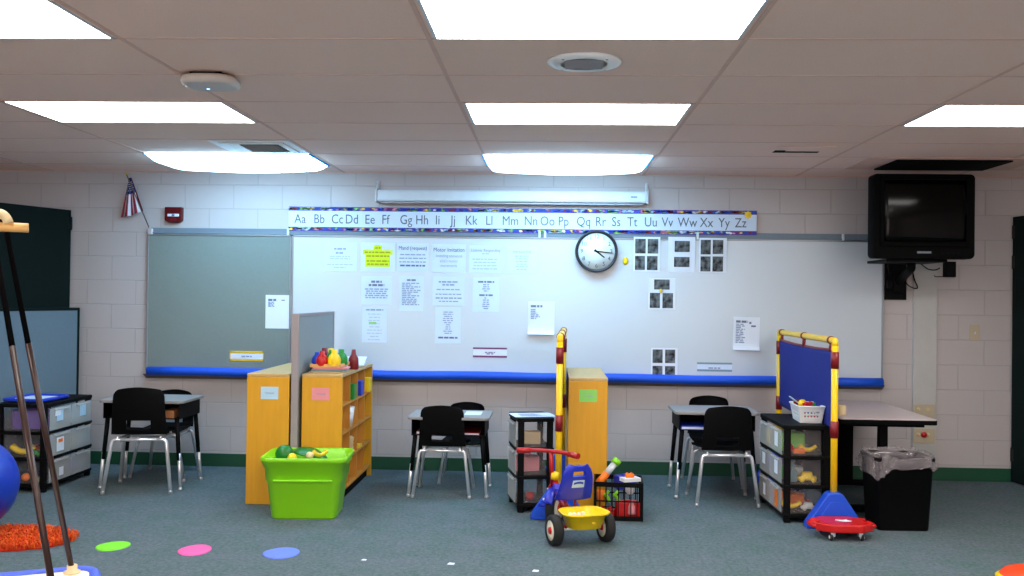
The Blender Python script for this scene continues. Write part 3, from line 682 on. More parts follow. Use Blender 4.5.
c1 = chair('school_chair', 'black school chair pushed in at the left desk, nearest the drawer cart', (-2.945, 6.89, 0), math.radians(9), .98, GC)
c2 = dup(c1, 'black school chair with its back to us at the middle desk', (-.762, 6.94, 0), 0, GC, .85)
c3 = dup(c1, 'black school chair with its back to us at the right desk', (1.222, 6.86, 0), math.radians(2), GC, .90)
c4 = dup(c1, 'black chair on the wall side of the left desk', (-3.02, 7.45, 0), PI, GC, .84)
c5 = dup(c1, 'black chair behind the middle desk, its rounded top showing', (-.655, 7.44, 0), PI, GC, .765)
c6 = dup(c1, 'black chair behind the right desk facing us', (1.255, 7.50, 0), PI, GC, .86)
d1 = desk('grey-topped student desk at left under the tackboard', (-2.955, 7.04, 0), 0, .645, .62)
d2 = desk('grey-topped student desk in middle between shelf and drawers', (-.72, 7.0, 0), 0, .568, .585)
d3 = desk('grey-topped student desk at right near the blue panel', (1.195, 7.13, 0), 0, .62, .60)
g = bm_new(); box(g, -.05, .05, -.13, .1, 0, .055, .004); o_ = tag(obj('brown_box', g, 'folder_tan'), 'small brown box inside the left desk', 'box'); o_.location = (-2.77, 6.98, .5165)
def book(name, label, cat, m, loc, s=(.12, .17, .02), rz=0):
    o = thing(name, label, cat, loc, rz)
    g = bm_new(); box(g, -s[0], s[0], -s[1], s[1], 0, .003); box(g, -s[0], s[0], -s[1], s[1], s[2]-.003, s[2]); box(g, -s[0], -s[0]+.003, -s[1], s[1], 0, s[2]); obj('cover', g, m, o)
    g = bm_new(); box(g, -s[0]+.003, s[0]-.004, -s[1]+.004, s[1]-.004, .003, s[2]-.003); obj('pages', g, 'paper', o); return o
book('red_folder', 'red folder in the left side of the middle desk', 'folder', 'dark_red', (-.88, 6.98, .4405), (.07, .17, .022))
book('red_folder', 'red folder in the right side of the middle desk', 'folder', 'dark_red', (-.57, 6.98, .4405), (.07, .17, .016))
book('blue_folder', 'bright blue folder inside the right desk', 'folder', 'toy_blue', (1.035, 7.08, .4925), (.095, .16, .024))
g = bm_new(); box(g, -.06, .06, -.10, .10, 0, .002); o_ = tag(obj('paper_sheet', g, 'paper'), 'white sheet of paper on the middle desk top', 'paper'); o_.location = (-.56, 7.03, .5685)

# ---- drawer carts
def cart(label, loc, rz, w, L, ncol, face=1):
    """long side along Y, drawer fronts on +X when face is 1"""
    H = .625; o = thing('drawer_cart', label, 'drawer cart', loc, rz, 'black three-tier drawer carts')
    g = bm_new(); zs = [.05, .235, .42, .605]
    prism(g, rrect(w+.016, L+.016, .02, 3), .026, 0, T((0, 0, H-.026)), .005)
    for z in zs[:3]: box(g, -w/2-.005, w/2+.005, -L/2-.005, L/2+.005, z-.014, z+.008, .004)
    obj('frame', g, 'black', o)
    for sx in (-1, 1):
        for sy in (-1, 1):
            g = bm_new(); x, y = sx*(w/2-.02), sy*(L/2-.017); box(g, x-.02, x+.02, y-.017, y+.017, .0, H-.02, .005); obj('post', g, 'black', o)
    dl = (L-.06)/ncol
    for ti in range(3):
        for ci in range(ncol):
            y0 = -L/2+.03+ci*dl+.002; y1 = y0+dl-.004; z0 = zs[ti]+.009; z1 = zs[ti]+.168
            g = bm_new(); t_ = .0025; xf = face*(w/2+.014); xb = -face*(w/2-.045)
            xa_, xc_ = min(xf, xb), max(xf, xb)
            box(g, xa_, xc_, y0, y1, z0, z0+t_); box(g, xa_, xc_, y0, y0+t_, z0+t_, z1); box(g, xa_, xc_, y1-t_, y1, z0+t_, z1); box(g, min(xb, xb+face*t_), max(xb, xb+face*t_), y0+t_, y1-t_, z0+t_, z1)
            f_ = obj('drawer', g, 'drawer_end', o)
            g = bm_new(); box(g, min(xf-face*.005, xf), max(xf-face*.005, xf), y0+t_, y1-t_, z0+t_, z1, .002); obj('drawer_front', g, 'drawer_clear', f_)
            ym = (y0+y1)/2; g = bm_new(); box(g, min(xf, xf+face*.016), max(xf, xf+face*.016), ym-dl*.3, ym+dl*.3, z1-.018, z1-.006, .003); obj('handle', g, 'drawer_clear', f_)
    return o
kL = cart('black drawer cart at far left with a blue-edged tray on top', (-3.745, 7.0, 0), 0, .36, .68, 2, 1)
kR = cart('black drawer cart at right full of toys, white basket on top', (1.640, 6.545, 0), math.radians(1.5), .285, .635, 2, -1)
cM = math.radians(12)
kM = cart('narrow black drawer cart in the middle beside the yellow post', (-.128, 6.545, 0), cM, .235, .36, 1, -1)
def stick_label(parent, loc, s, m, face, nm='label_card'):
    g = bm_new(); box(g, 0 if face > 0 else -.0015, .0015 if face > 0 else 0, -s[0], s[0], -s[1], s[1]); o = obj(nm, g, m, parent); o.location = loc
for (x, y, z, m, s) in ((.195, -.17, .53, 'light_blue', (.045, .04)), (.195, -.20, .55, 'paper', (.04, .02)), (.195, .17, .53, 'light_blue', (.045, .045)), (.195, -.16, .32, 'paper', (.05, .05)), (.195, -.16, .345, 'toy_orange', (.03, .012)), (.195, -.14, .12, 'paper', (.03, .03))):
    stick_label(kL, (x+(.0016 if m == 'paper' and s[1] == .02 or m == 'toy_orange' else 0), y, z), s, m, 1)
for (y, z, m, s) in ((-.16, .52, 'paper', (.04, .05)), (-.16, .34, 'paper', (.04, .05)), (.16, .34, 'paper', (.04, .04)), (-.17, .13, 'toy_orange', (.035, .055)), (.14, .13, 'paper', (.03, .04))): stick_label(kR, (-.1575, y, z), s, m, -1)

# things inside the drawers
def lump(name, label, cat, m, loc, kind, s=.05, rz=0, group=None, rx=0):
    g = bm_new()
    if kind == 'ball': ball(g, (0, 0, s), s)
    elif kind == 'brick':
        box(g, -s, s, -s*.55, s*.55, 0, s*.8, .004)
        for i in (-.5, .5):
            for j in (-.28, .28): lathe(g, [(0, s*.8), (s*.2, s*.8), (s*.2, s*1.0), (0, s*1.0)][::-1], 10, 0, T((i*s, j*s, 0)))
    elif kind == 'cup': lathe(g, [(0, 0), (s*.6, 0), (s*.85, s*2), (s*.78, s*2), (s*.55, s*.1), (0, s*.1)], 18)
    elif kind == 'car':
        loft(g, [[(x, y*q, z) for x, y in rrect(s*2*p, s*.9, .012, 3)] for p, q, z in ((.95, .95, s*.2), (1, 1, s*.5), (.6, .9, s*.6), (.5, .8, s))])
        for i in (-.6, .6):
            for j in (-1, 1): lathe(g, [(0, -.008), (s*.25, -.008), (s*.25, .008), (0, .008)], 12, 0, T((i*s, j*s*.44, s*.25)) @ RX(PI/2))
    elif kind == 'banana':
        tube(g, [(-s+2*s*t, 0, s*.35+s*.5*(2*t-1)**2) for t in [i/8 for i in range(9)]], s*.30, 10, 0, 0, None, s*.22)
    elif kind == 'bottle': lathe(g, [(0, 0), (s*.5, 0), (s*.55, s*.1), (s*.5, s*1.1), (s*.25, s*1.5), (s*.2, s*2.0), (0, s*2.0)], 16)
    elif kind == 'jug': lathe(g, [(0, 0), (s*.62, 0), (s*.72, s*.15), (s*.70, s*.8), (s*.5, s*1.2), (s*.3, s*1.4), (s*.3, s*1.75), (0, s*1.8)], 18)
    elif kind == 'case': box(g, -s, s, -s*.6, s*.6, 0, s*1.3, .008); box(g, -s*.4, s*.4, -s*.15, s*.15, s*1.3, s*1.42, .006)
    elif kind == 'cards': 
        for i in range(4): box(g, -s, s, -s*.6, s*.6, i*.006, i*.006+.005, .001, 0, RZ(.05*math.sin(i*2)))
    o = tag(obj(name, g, m), label, cat, group); o.location = loc; o.rotation_euler = (rx, 0, rz); return o
GT = 'toys in the right drawer cart'
def inR(x, y): q = Matrix.Rotation(math.radians(1.5), 2) @ Vector((x*.82, y)); return 1.640+q.x, 6.545+q.y
zb = [.0625, .2475, .4325]
items = [('toy_banana', 'yellow banana-shaped toy, top drawer of toy cart, right side', 'toy', 'toy_yellow', .045, -.20, 2, 'banana', .055), ('toy_ball', 'red ball at left in the top drawer of toy cart', 'ball', 'toy_red', -.105, -.20, 2, 'ball', .032), ('toy_block', 'orange block at middle of the top toy-cart drawer', 'block', 'toy_orange', -.03, -.215, 2, 'brick', .036),
 ('toy_car', 'yellow toy car in the middle drawer of toy cart', 'toy car', 'toy_yellow', .035, -.21, 1, 'car', .062), ('toy_bottle', 'blue-green toy bottle in the middle toy-cart drawer', 'toy bottle', 'teal_grey', -.075, -.20, 1, 'bottle', .06), ('toy_cup', 'green toy cup at left in the middle toy-cart drawer', 'cup', 'toy_green', -.11, -.11, 1, 'cup', .04),
 ('toy_banana', 'yellow banana-shaped toy low at left in bottom toy-cart drawer', 'toy', 'toy_yellow', -.08, -.2, 0, 'banana', .06), ('toy_case', 'yellow toy case behind, bottom drawer of toy cart', 'toy', 'toy_orange', -.04, -.10, 0, 'case', .07), ('toy_boat', 'white toy boat in the bottom drawer of toy cart', 'toy boat', 'toy_white', .05, -.21, 0, 'car', .05), ('toy_block', 'red block at back of the bottom toy-cart drawer', 'block', 'toy_red', .05, -.12, 0, 'brick', .048),
 ('green_box', 'green box behind the front of the top toy-cart drawer', 'box', 'light_green', -.06, -.08, 2, 'case', .09), ('green_box', 'green and yellow box in the far top toy-cart drawer', 'box', 'toy_yellow', -.06, .2, 2, 'case', .075), ('grey_box', 'grey box in the far middle toy-cart drawer', 'box', 'purple', -.06, .2, 1, 'case', .06), ('toy_block', 'big red block in the far bottom toy-cart drawer', 'block', 'toy_red', -.07, .2, 0, 'brick', .08), ('white_box', 'white box behind the front of the middle toy-cart drawer', 'box', 'toy_white', -.03, -.08, 1, 'case', .06)]
for nm, lb, ct, m, x, y, ti, kd, s in items: X, Y = inR(x, y); lump(nm, lb, ct, m, (X, Y, zb[ti]), kd, s, 0, GT)
GL = 'boxes and toys in the left drawer cart'
for nm, lb, ct, m, x, y, ti, kd, s in (('purple_box', 'purple box at near end of the left cart, top tier', 'box', 'purple', -.02, -.17, 2, 'case', .105), ('toy_banana', 'yellow toy in the left cart, middle tier', 'toy', 'toy_yellow', -.02, -.27, 1, 'banana', .08), ('toy_block', 'red block lying in the left cart, middle tier', 'block', 'toy_red', .05, -.18, 1, 'brick', .06), ('toy_car', 'green toy car in the left cart, middle tier', 'toy car', 'toy_green', .08, -.27, 1, 'car', .04), ('toy_ball', 'orange ball in the left cart, bottom tier', 'ball', 'toy_orange', .0, -.26, 0, 'ball', .03), ('toy_block', 'tan block in the left cart, bottom tier', 'block', 'beige', .07, -.25, 0, 'brick', .03), ('purple_box', 'purple box at far end of the left cart, bottom tier', 'box', 'purple', .06, .17, 0, 'case', .08), ('blue_box', 'blue box at far end of the left cart, top tier', 'box', 'light_blue', .06, .17, 2, 'case', .075), ('beige_box', 'beige box in the left cart, far middle drawer', 'box', 'beige', .06, .17, 1, 'case', .075)):
    lump(nm, lb, ct, m, (-3.745+x, 7.0+y, zb[ti]), kd, s, 0, GL)
def inM(x, y): q = Matrix.Rotation(cM, 2) @ Vector((x, y)); return -.128+q.x, 6.545+q.y
GM = 'things in the narrow middle cart'
for nm, lb, ct, m, x, y, ti, kd, s in (('beige_box', 'beige box in the top drawer of the narrow cart', 'box', 'beige', -.01, -.02, 2, 'case', .066), ('pink_box', 'rose-pink box filling the middle drawer of the narrow cart', 'box', 'pink', -.025, .0, 1, 'case', .078), ('toy_ball', 'red toy ball in the bottom drawer of the narrow cart', 'ball', 'toy_red', -.02, -.09, 0, 'ball', .03)):
    X, Y = inM(x, y); lump(nm, lb, ct, m, (X, Y, zb[ti]), kd, s, cM, GM)
# on the carts
o = thing('blue_tray', 'white tray with a thick blue rim on the left drawer cart', 'tray', (-3.78, 6.93, .6255), math.radians(-4))
g = bm_new(); prism(g, rrect(.30, .36, .04), .012, 0, None, .004); obj('tray_base', g, 'paper', o)
g = bm_new(); P = rrect(.30, .36, .04); tube(g, [(x, y, .014) for x, y in P]+[(P[0][0], P[0][1], .014)], .013, 8); obj('rim', g, 'toy_blue', o)
X, Y = inM(.0, -.03)
g = bm_new(); sheet(g, lambda u, v: Vector(((u-.5)*.28, (v-.5)*.22, .003+.012*max(0, (u-.6))*math.sin(v*3))), 8, 6, .0008, 0, RZ(.25))
o = tag(obj('worksheet', g, 'paper_cool'), 'printed worksheet on top of the narrow drawer cart', 'paper'); o.location = (X, Y, .6255)
g = bm_new()
for i in range(6): box(g, -.09, .09-(i % 3)*.03, -.07+i*.024, -.062+i*.024, .0035, .0045, 0, 0, RZ(.25))
obj('printed_text', g, 'ink_mid', o)

# white basket with toys
o = thing('white_basket', 'white plastic basket of toys tilted on the right drawer cart', 'basket', (1.709, 6.47, .627), math.radians(-3))
def side(w0, w1, h0, dpt):
    return lambda u, v: Vector(((u*2-1)*(w0+(w1-w0)*v), -(dpt+.018*v), .002+h0*v))
holes = lambda nu, nv: (lambda u, v: not (.12 < u < .88 and .2 < v < .82 and int(u*nu) % 2 == 1 and int(v*nv) % 2 == 1))
g = bm_new(); hb = .105
for a, ww, dd in ((0, .068, .125), (PI, .068, .125), (PI/2, .125, .068), (-PI/2, .125, .068)): sheet(g, side(ww, ww+.018, hb, dd), 15, 9, .003, 0, RZ(a), holes(15, 9))
obj('side_wall', g, 'toy_white', o)
g = bm_new(); box(g, -.07, .07, -.127, .127, 0, .003); obj('bottom', g, 'toy_white', o)
g = bm_new(); P = rrect(.178, .292, .02); tube(g, [(x, y, hb+.002) for x, y in P]+[(P[0][0], P[0][1], hb+.002)], .006, 8); obj('rim', g, 'toy_white', o)
bk_ = lambda x, y, z: tuple(Matrix.Translation((1.709, 6.47, .627)) @ RZ(math.radians(-3)) @ Vector((x, y, z)))
GB = 'toys heaped in the white basket'
for nm, lb, m, x, y, z, kd, s, rz in (('toy_block', 'red block on the heap at the front of white basket', 'toy_red', -.005, -.06, .098, 'brick', .034, .4), ('toy_ball', 'yellow ball on the heap in the white basket', 'toy_yellow', -.035, -.02, .088, 'ball', .028, 0), ('toy_block', 'dark red block on the heap in the white basket, topmost', 'dark_red', -.05, .06, .10, 'brick', .034, 1.0), ('toy_car', 'green toy car at right in the white basket', 'toy_green', .03, -.05, .09, 'car', .035, 1.3), ('toy_ball', 'purple ball in the white basket', 'purple', .035, .02, .06, 'ball', .028, 0), ('toy_block', 'red block low in the white basket', 'toy_red', .0, -.06, .004, 'brick', .055, .1), ('toy_block', 'blue block at the bottom of the white basket', 'toy_blue', .0, .06, .004, 'brick', .055, 1.5)):
    lump(nm, lb, nm.split('_')[1], m, bk_(x, y, z), kd, s, rz, GB)
g = bm_new(); prism(g, [(-.05, -.012), (.05, -.02), (.06, 0), (.05, .02), (-.05, .012)], .006, 0, RY(.35), .002); o_ = tag(obj('toy_spatula', g, 'light_blue'), 'light blue toy spatula poking out of the white basket', 'toy'); o_.location = bk_(-.075, .03, .125); o_.rotation_euler = (0, .3, .2)

# ---- bookshelves
def shelf(label, loc, w, L, H, tag_m, tz, face=1, tx=0):
    o = thing('bookshelf', label, 'bookshelf', loc, 0, 'low wooden bookshelves')
    t_ = .022
    for y in (0, L-t_):
        g = bm_new(); box(g, -w/2, w/2, y, y+t_, 0, H-t_, .003); obj('end_panel', g, 'wood', o)
    g = bm_new(); box(g, -w/2, w/2, 0, L, H-t_+.0005, H, .003); obj('top', g, ['wood_top'], o)
    xb = -face*(w/2-.004)
    g = bm_new(); box(g, min(xb, xb-face*.004)+0, max(xb, xb+face*.008), t_, L-t_, .06, H-t_); obj('back_panel', g, 'wood', o)
    rows_, cols = 4, 4; ih = (H-t_-.085)/rows_
    x0, x1 = (-w/2+.014, w/2-.003) if face > 0 else (-w/2+.003, w/2-.014)
    for i in range(rows_):
        g = bm_new(); z = .075+i*ih; box(g, x0, x1, t_, L-t_, z, z+.016, .002); obj('shelf', g, 'wood_inner', o)
    for i in range(rows_):
        for j in range(1, cols):
            g = bm_new(); y = t_+(L-2*t_)*j/cols; z = .075+i*ih; box(g, x0, x1-.004*(face > 0), y-.007, y+.007, z+.0165, z+ih-.0005); obj('divider', g, 'wood_inner', o)
    g = bm_new(); box(g, x0, x1-.03, t_, L-t_, 0, .074); obj('kick_board', g, 'matt_black', o)
    g = bm_new(); box(g, tx-.06, tx+.06, -.0018, -.0003, tz-.042, tz+.042); l = obj('label_card', g, tag_m, o, {'light_blue': 'pale blue label card', 'pink': 'pink label card', 'light_green': 'green label card'}[tag_m])
    g = bm_new(); tube(g, [(tx-.03+i*.006, -.0022, tz+.008*math.sin(i*2.3)) for i in range(11)], .0022, 5); obj('handwriting', g, 'ink_mid', l)
    return o, ih
xsL = (at(246.5, 420, 6.44).x+at(289, 420, 6.44).x)/2; wS = at(289, 420, 6.44).x-at(246.5, 420, 6.44).x
shelf('wooden bookshelf with blue label, at left of the grey partition', (xsL, 6.44, 0), wS, 1.05, .885, 'light_blue', .755, 1, .01)
xq0, xq1 = at(301.5, 420, 6.47).x, at(342, 420, 6.47).x
sR, ihR = shelf('wooden bookshelf with pink label and open cubbies, behind green tub', ((xq0+xq1)/2, 6.47, 0), xq1-xq0, 1.10, .885, 'pink', .75, 1, -.01)
xm0, xm1 = at(568.2, 420, 6.50).x, at(607.5, 420, 6.50).x
shelf('wooden bookshelf with green label, behind tricycle and crate', ((xm0+xm1)/2, 6.50, 0), xm1-xm0, .93, .885, 'light_green', .765, 1, .0)
# cubby contents
sx = xq1-.14
def cub(i, j): return 6.47+.022+(1.10-.044)*(j+.5)/4, .075+i*ihR+.0168
y, z = cub(3, 1); lump('green_box', 'dark green box in the top row of the shelf cubbies', 'box', 'toy_green', (sx+.06, y, z), 'case', .085, 0, 'boxes in the cubbies')
y, z = cub(3, 2); lump('blue_box', 'blue box in the top row of the shelf cubbies', 'box', 'toy_blue', (sx+.06, y, z), 'case', .085, 0, 'boxes in the cubbies')
y, z = cub(3, 3); lump('yellow_box', 'yellow box at the wall end of the top cubby row', 'box', 'toy_yellow', (sx+.07, y, z), 'case', .085, 0, 'boxes in the cubbies')
y, z = cub(2, 1); lump('white_cup', 'tall white cup in the second cubby row', 'cup', 'toy_white', (sx+.085, y-.02, z), 'cup', .07)
y, z = cub(1, 1)
for i in range(5): lump('card_stack', 'stack of beige cards in the third cubby row', 'cards', 'beige', (sx+.07, y-.03, z+.0005+i*.024), 'cards', .066, .1*i, 'beige card stacks in the cubby')
y, z = cub(1, 2); lump('yellow_cards', 'flat yellow cards in the third cubby row', 'cards', 'yellow_card', (sx+.05, y, z), 'cards', .085)
y, z = cub(1, 2)
# on top of the open bookshelf
tz_ = .8855; xc_ = (xq0+xq1)/2
for i in range(3):
    book('thin_book', ['thin book lowest under the toy tray', 'thin grey book in the middle of the pile under the toy tray', 'thin book topmost in the pile under the toy tray'][i], 'book', ['beige', 'teal_grey', 'pink'][i], (xc_+.005+.008*i, 6.66, tz_+i*.0125), (.095, .118, .012), PI/2+.04*i)
o = thing('wooden_tray', 'flat peach-coloured tray under the coloured bottles', 'tray', (xc_-.005, 6.72, tz_+.038))
g = bm_new(); box(g, -.105, .105, -.16, .16, 0, .008, .002); obj('tray_base', g, 'pine', o)
g = bm_new()
for a in ((-.105, .105, -.16, -.152), (-.105, .105, .152, .16), (-.105, -.097, -.152, .152), (.097, .105, -.152, .152)): box(g, *a, .0082, .022, .002)
obj('rim', g, 'pine', o)
bz = tz_+.038+.0085
GB2 = 'coloured toy bottles on the bookshelf'
for lb, m, dx, dy, s, kd in (('blue toy bottle at left front of the tray', 'toy_blue', -.075, -.08, .052, 'jug'), ('red toy bottle second from left on the tray', 'toy_red', -.028, -.125, .058, 'jug'), ('green toy bottle at tray front beside the yellow one', 'toy_green', .018, -.045, .060, 'jug'), ('yellow toy bottle at right front of the tray', 'toy_yellow', .055, -.118, .064, 'jug'), ('dark red toy bottle in the second row on the tray', 'dark_red', -.045, .02, .066, 'jug'), ('yellow toy bottle in the back row on the tray', 'toy_yellow', -.02, .105, .062, 'jug'), ('blue toy bottle in the back row on the tray', 'toy_blue', .05, .112, .058, 'jug'), ('green toy bottle at right of the back row on the tray', 'toy_green', .075, .02, .062, 'jug')):
    lump('toy_bottle', lb, 'toy bottle', m, (xc_-.005+dx, 6.72+dy, bz), kd, s, 0, GB2)
lump('toy_bottle', 'dark red toy bottle standing off the tray at right', 'toy bottle', 'dark_red', (xc_+.115, 6.94, tz_), 'bottle', .072, 0, GB2)
o = thing('binder', 'white binder propped at a slant on the far end of the bookshelf', 'binder', (xc_+.03, 7.30, tz_+.004), .1)
g = bm_new(); mm = RX(.16)
box(g, -.10, .10, -.15, .15, 0, .003, 0, 0, mm @ T((0, 0, .03))); box(g, -.10, .10, -.15, .15, .0, .003, 0, 0, None); box(g, -.10, -.097, -.15, .15, .002, .034); obj('cover', g, 'toy_white', o)
g = bm_new(); box(g, -.09, .095, -.14, .14, .004, .012); obj('pages', g, 'paper', o)

# ---- partitions
def panel(label, loc, rz, L, H, m, t_=.05):
    o = thing('partition_panel', label, 'partition', loc, rz, 'grey office partitions')
    g = bm_new(); box(g, -t_/2+.006, t_/2-.006, .012, L-.012, .03, H-.02); obj('fabric_panel', g, m, o)
    g = bm_new()
    box(g, -t_/2, t_/2, 0, .02, .02, H, .003); box(g, -t_/2, t_/2, L-.02, L, .02, H, .003); box(g, -t_/2, t_/2, .02, L-.02, H-.022, H, .003); box(g, -t_/2, t_/2, .02, L-.02, .02, .05, .003)
    obj('frame', g, 'partition_edge' if m == 'partition_grey' else 'door_green', o)
    for y in (.06, L-.06):
        g = bm_new(); box(g, -t_*.45, t_*.45, y-.05, y+.05, 0, .021, .004); obj('foot', g, 'black', o)
    return o
xp0, xp1 = at(291.5, 380, 6.44).x, at(298.5, 380, 6.44).x
panel('grey partition standing edge-on between the two left bookshelves', ((xp0+xp1)/2, 6.43, 0), 0, 1.07, 1.295, 'partition_grey', (xp1-xp0))
pL = at(81, 350, 7.72); q = Vector((-.30, -.954)).normalized()
panel('blue-grey partition behind the left drawer cart', (pL.x-.024+q.x*1.2, 7.70+q.y*1.2, 0), math.atan2(-q.x, q.y)+PI, 1.2, 1.295, 'partition_blue')

# ---- green tub
o = thing('green_tub', 'lime green plastic tub holding toys, in front of the bookshelves', 'tub', ((-1.77-1.34)/2-.012, 6.2, 0), math.radians(4))
def tub(s, z, w0=.415, d0=.33, r=.05): return [(x*s, y*s, z) for x, y in rrect(w0, d0, r, 5)]
g = bm_new(); HT = .395
sw = lambda z: 1+.22*z/HT
loft(g, [tub(.97, .0), tub(1, .012), tub(sw(.235), .235), tub(sw(.245)*1.035, .245), tub(sw(.33)*1.02, .33), tub(sw(.335)*1.05, .333), tub(sw(.36)*1.06, .36), tub(sw(.36)*1.09, .362), tub(sw(.395)*1.09, .392), tub(sw(.395)*1.07, HT), tub(sw(.39)*1.02, HT-.004), tub(sw(.3)*.985, .3), tub(sw(0)*.97, .012)], 0, None, True, True); obj('body', g, 'lime', o)
g = bm_new(); box(g, -.185, .185, -.205, -.19, .243, .256, .004); obj('ridge', g, 'lime', o)
for s in (-1, 1):
    g = bm_new(); box(g, s*.25-.02, s*.25+.02, -.09, .09, .34, .362, .006); obj('handle', g, 'lime', o)
tb = lambda x, y, z: tuple(T((-1.567, 6.2, 0)) @ RZ(math.radians(4)) @ Vector((x, y, z)))
GG = 'toys in the lime green tub'
lump('toy_pepper', 'dark green rounded toy at left in the green tub', 'toy', 'green_dark', tb(-.145, -.05, .335), 'ball', .06, 0, GG)
g = bm_new(); sheet(g, lambda u, v: Vector(((u-.5)*.22*math.sin(PI*max(.02, min(.98, v)))**.6, (v-.5)*.26, .045*math.sin(PI*u)*math.sin(PI*v))), 10, 12, .004); o_ = tag(obj('toy_leaf', g, 'green_dark'), 'big dark green toy leaf lying in the green tub', 'toy', GG); o_.location = tb(-.005, .06, .378); o_.rotation_euler = (.15, .1, 1.2)
lump('toy_lemon', 'yellow toy lemon by the front rim of the green tub', 'toy', 'toy_yellow', tb(-.085, -.11, .352), 'ball', .03, 0, GG)
lump('toy_corn', 'orange-yellow toy at the right of the heap in green tub', 'toy', 'yellow_card', tb(.075, .0, .36), 'banana', .055, .9, GG)
lump('toy_bread', 'tan toy roll in the green tub', 'toy', 'beige', tb(.02, -.07, .362), 'ball', .026, 0, GG)
lump('toy_case', 'white toy case buried in the green tub under the leaf', 'toy', 'toy_white', tb(-.04, .02, .02), 'case', .12, 0, GG)
lump('toy_case', 'orange toy case buried at right in the green tub', 'toy', 'toy_orange', tb(.125, .02, .02), 'case', .055, 0, GG)

# ---- play panels
def playpanel(label, n0, n1, H=1.165):
    n0, n1 = Vector(n0), Vector(n1); L = (n1-n0).length
    o = thing('play_panel', label, 'play panel', n0, math.atan2(-(n1-n0).x, (n1-n0).y), 'yellow-framed play panels')
    r = .021
    for y in (0, L):
        g = bm_new(); tube(g, [(0, y, .10), (0, y, H-.03)], r, 14); obj('post', g, 'pipe_yellow', o)
    g = bm_new(); tube(g, [(0, 0, H-.035), (0, 0, H), (0, L, H), (0, L, H-.035)], r, 14, .05); obj('top_pipe', g, 'pipe_yellow', o)
    for y in (0, L):
        for z0 in (1.0, .565):
            g = bm_new(); tube(g, [(0, y, z0), (0, y, z0+.105)], r+.004, 14); obj('sleeve', g, 'dark_red', o)
    def fb(u, v): return Vector((.004*math.sin(u*9)*math.sin(v*5), .024+(L-.048)*u, .60+(H-.055-.60)*v-.012*math.sin(PI*u)*v))
    g = bm_new(); sheet(g, fb, 24, 14, .003); obj('fabric', g, 'fabric_blue', o)
    g = bm_new(); sheet(g, lambda u, v: fb(u, 1)+Vector((0, 0, -.012+.016*v)), 24, 1, .006); obj('hem', g, 'dark_red', o)
    for y in (.09, L*.5, L-.09):
        g = bm_new(); tube(g, [(0, y-.014, H), (0, y+.014, H)], r+.005, 14); tube(g, [(0, y, H-.02), (0, y+.01, H-.075)], .012, 8); obj('strap', g, 'dark_red', o)
    for y in (0, L):
        g = bm_new(); prism(g, [(-.175, 0), (.175, 0), (.175, .03), (.05, .215), (.03, .227), (-.03, .227), (-.05, .215), (-.175, .03)], .09, 0, T((0, y+.045, 0)) @ UP, .008); f_ = obj('base', g, 'base_blue', o)
        g = bm_new(); prism(g, [(-.12, .03), (.12, .03), (.035, .17), (-.035, .17)], .01, 0, T((0, y-.040, 0)) @ UP, .003); obj('base_face', g, 'base_blue', f_)
    return o
nR, fR = at(834.5, 400, 6.12), at(779, 400, 7.66)
playpanel('yellow-framed play panel with blue fabric, beside the toy cart', (nR.x, 6.12, 0), (fR.x, 7.66, 0), 1.175)
nM, fM = at(559.3, 400, 6.20), at(563.2, 400, 7.53)
playpanel('yellow-framed play panel seen edge-on in middle, by narrow cart', (nM.x, 6.20, 0), (fM.x, 7.53, 0), 1.171)

# ---- scooter board
p = onz(843, 524, .1)
o = thing('scooter_board', 'red scooter board with casters and white logo against the blue base', 'scooter board', (1.768, 5.90, 0), math.radians(2), None, .82)
g = bm_new(); P = [(-.11, -.16), (.11, -.16), (.215, -.075), (.165, -.03), (.165, .03), (.215, .075), (.11, .16), (-.11, .16), (-.215, .075), (-.165, .03), (-.165, -.03), (-.215, -.075)]
mm = T((0, 0, .058)) @ RX(-.02)
prism(g, P, .062, 0, mm, .012); obj('deck', g, 'toy_red', o)
for s in (-1, 1):
    g = bm_new(); tube(g, [(s*.16, -.03, .03), (s*.222, -.075, .034), (s*.235, 0, .034), (s*.222, .075, .034), (s*.16, .03, .03)], .014, 8, .02, 0, mm); obj('handle', g, 'toy_red', o)
g = bm_new(); mw = mm @ T((.01, -.02, .0625))
tube(g, [(-.05, .025, 0), (-.01, .005, 0), (.035, .03, 0)], .006, 6, .01, 0, mw); lathe(g, [(0, .003), (.045, .002), (.05, 0), (0, 0)], 18, 0, mw @ T((.012, -.005, 0)), True, 1, .45); obj('logo', g, 'toy_white', o)
for sx in (-1, 1):
    for sy in (-1, 1):
        q = mm @ Vector((sx*.10, sy*.12, 0)); g = bm_new(); box(g, q.x-.016, q.x+.016, q.y-.016, q.y+.016, .030, q.z+.001, .003); c_ = obj('caster', g, 'chrome', o)
        g = bm_new(); lathe(g, [(0, -.011), (.018, -.011), (.026, -.006), (.026, .006), (.018, .011), (0, .011)], 18, 0, T((q.x+.012*sx, q.y, .026)) @ RY(PI/2) @ RZ(0)); obj('wheel', g, 'rubber', c_)
        g = bm_new(); lathe(g, [(0, -.014), (.013, -.014), (.013, .014), (0, .014)], 14, 0, T((q.x+.012*sx, q.y, .026)) @ RY(PI/2)); obj('hub', g, 'toy_white', c_)

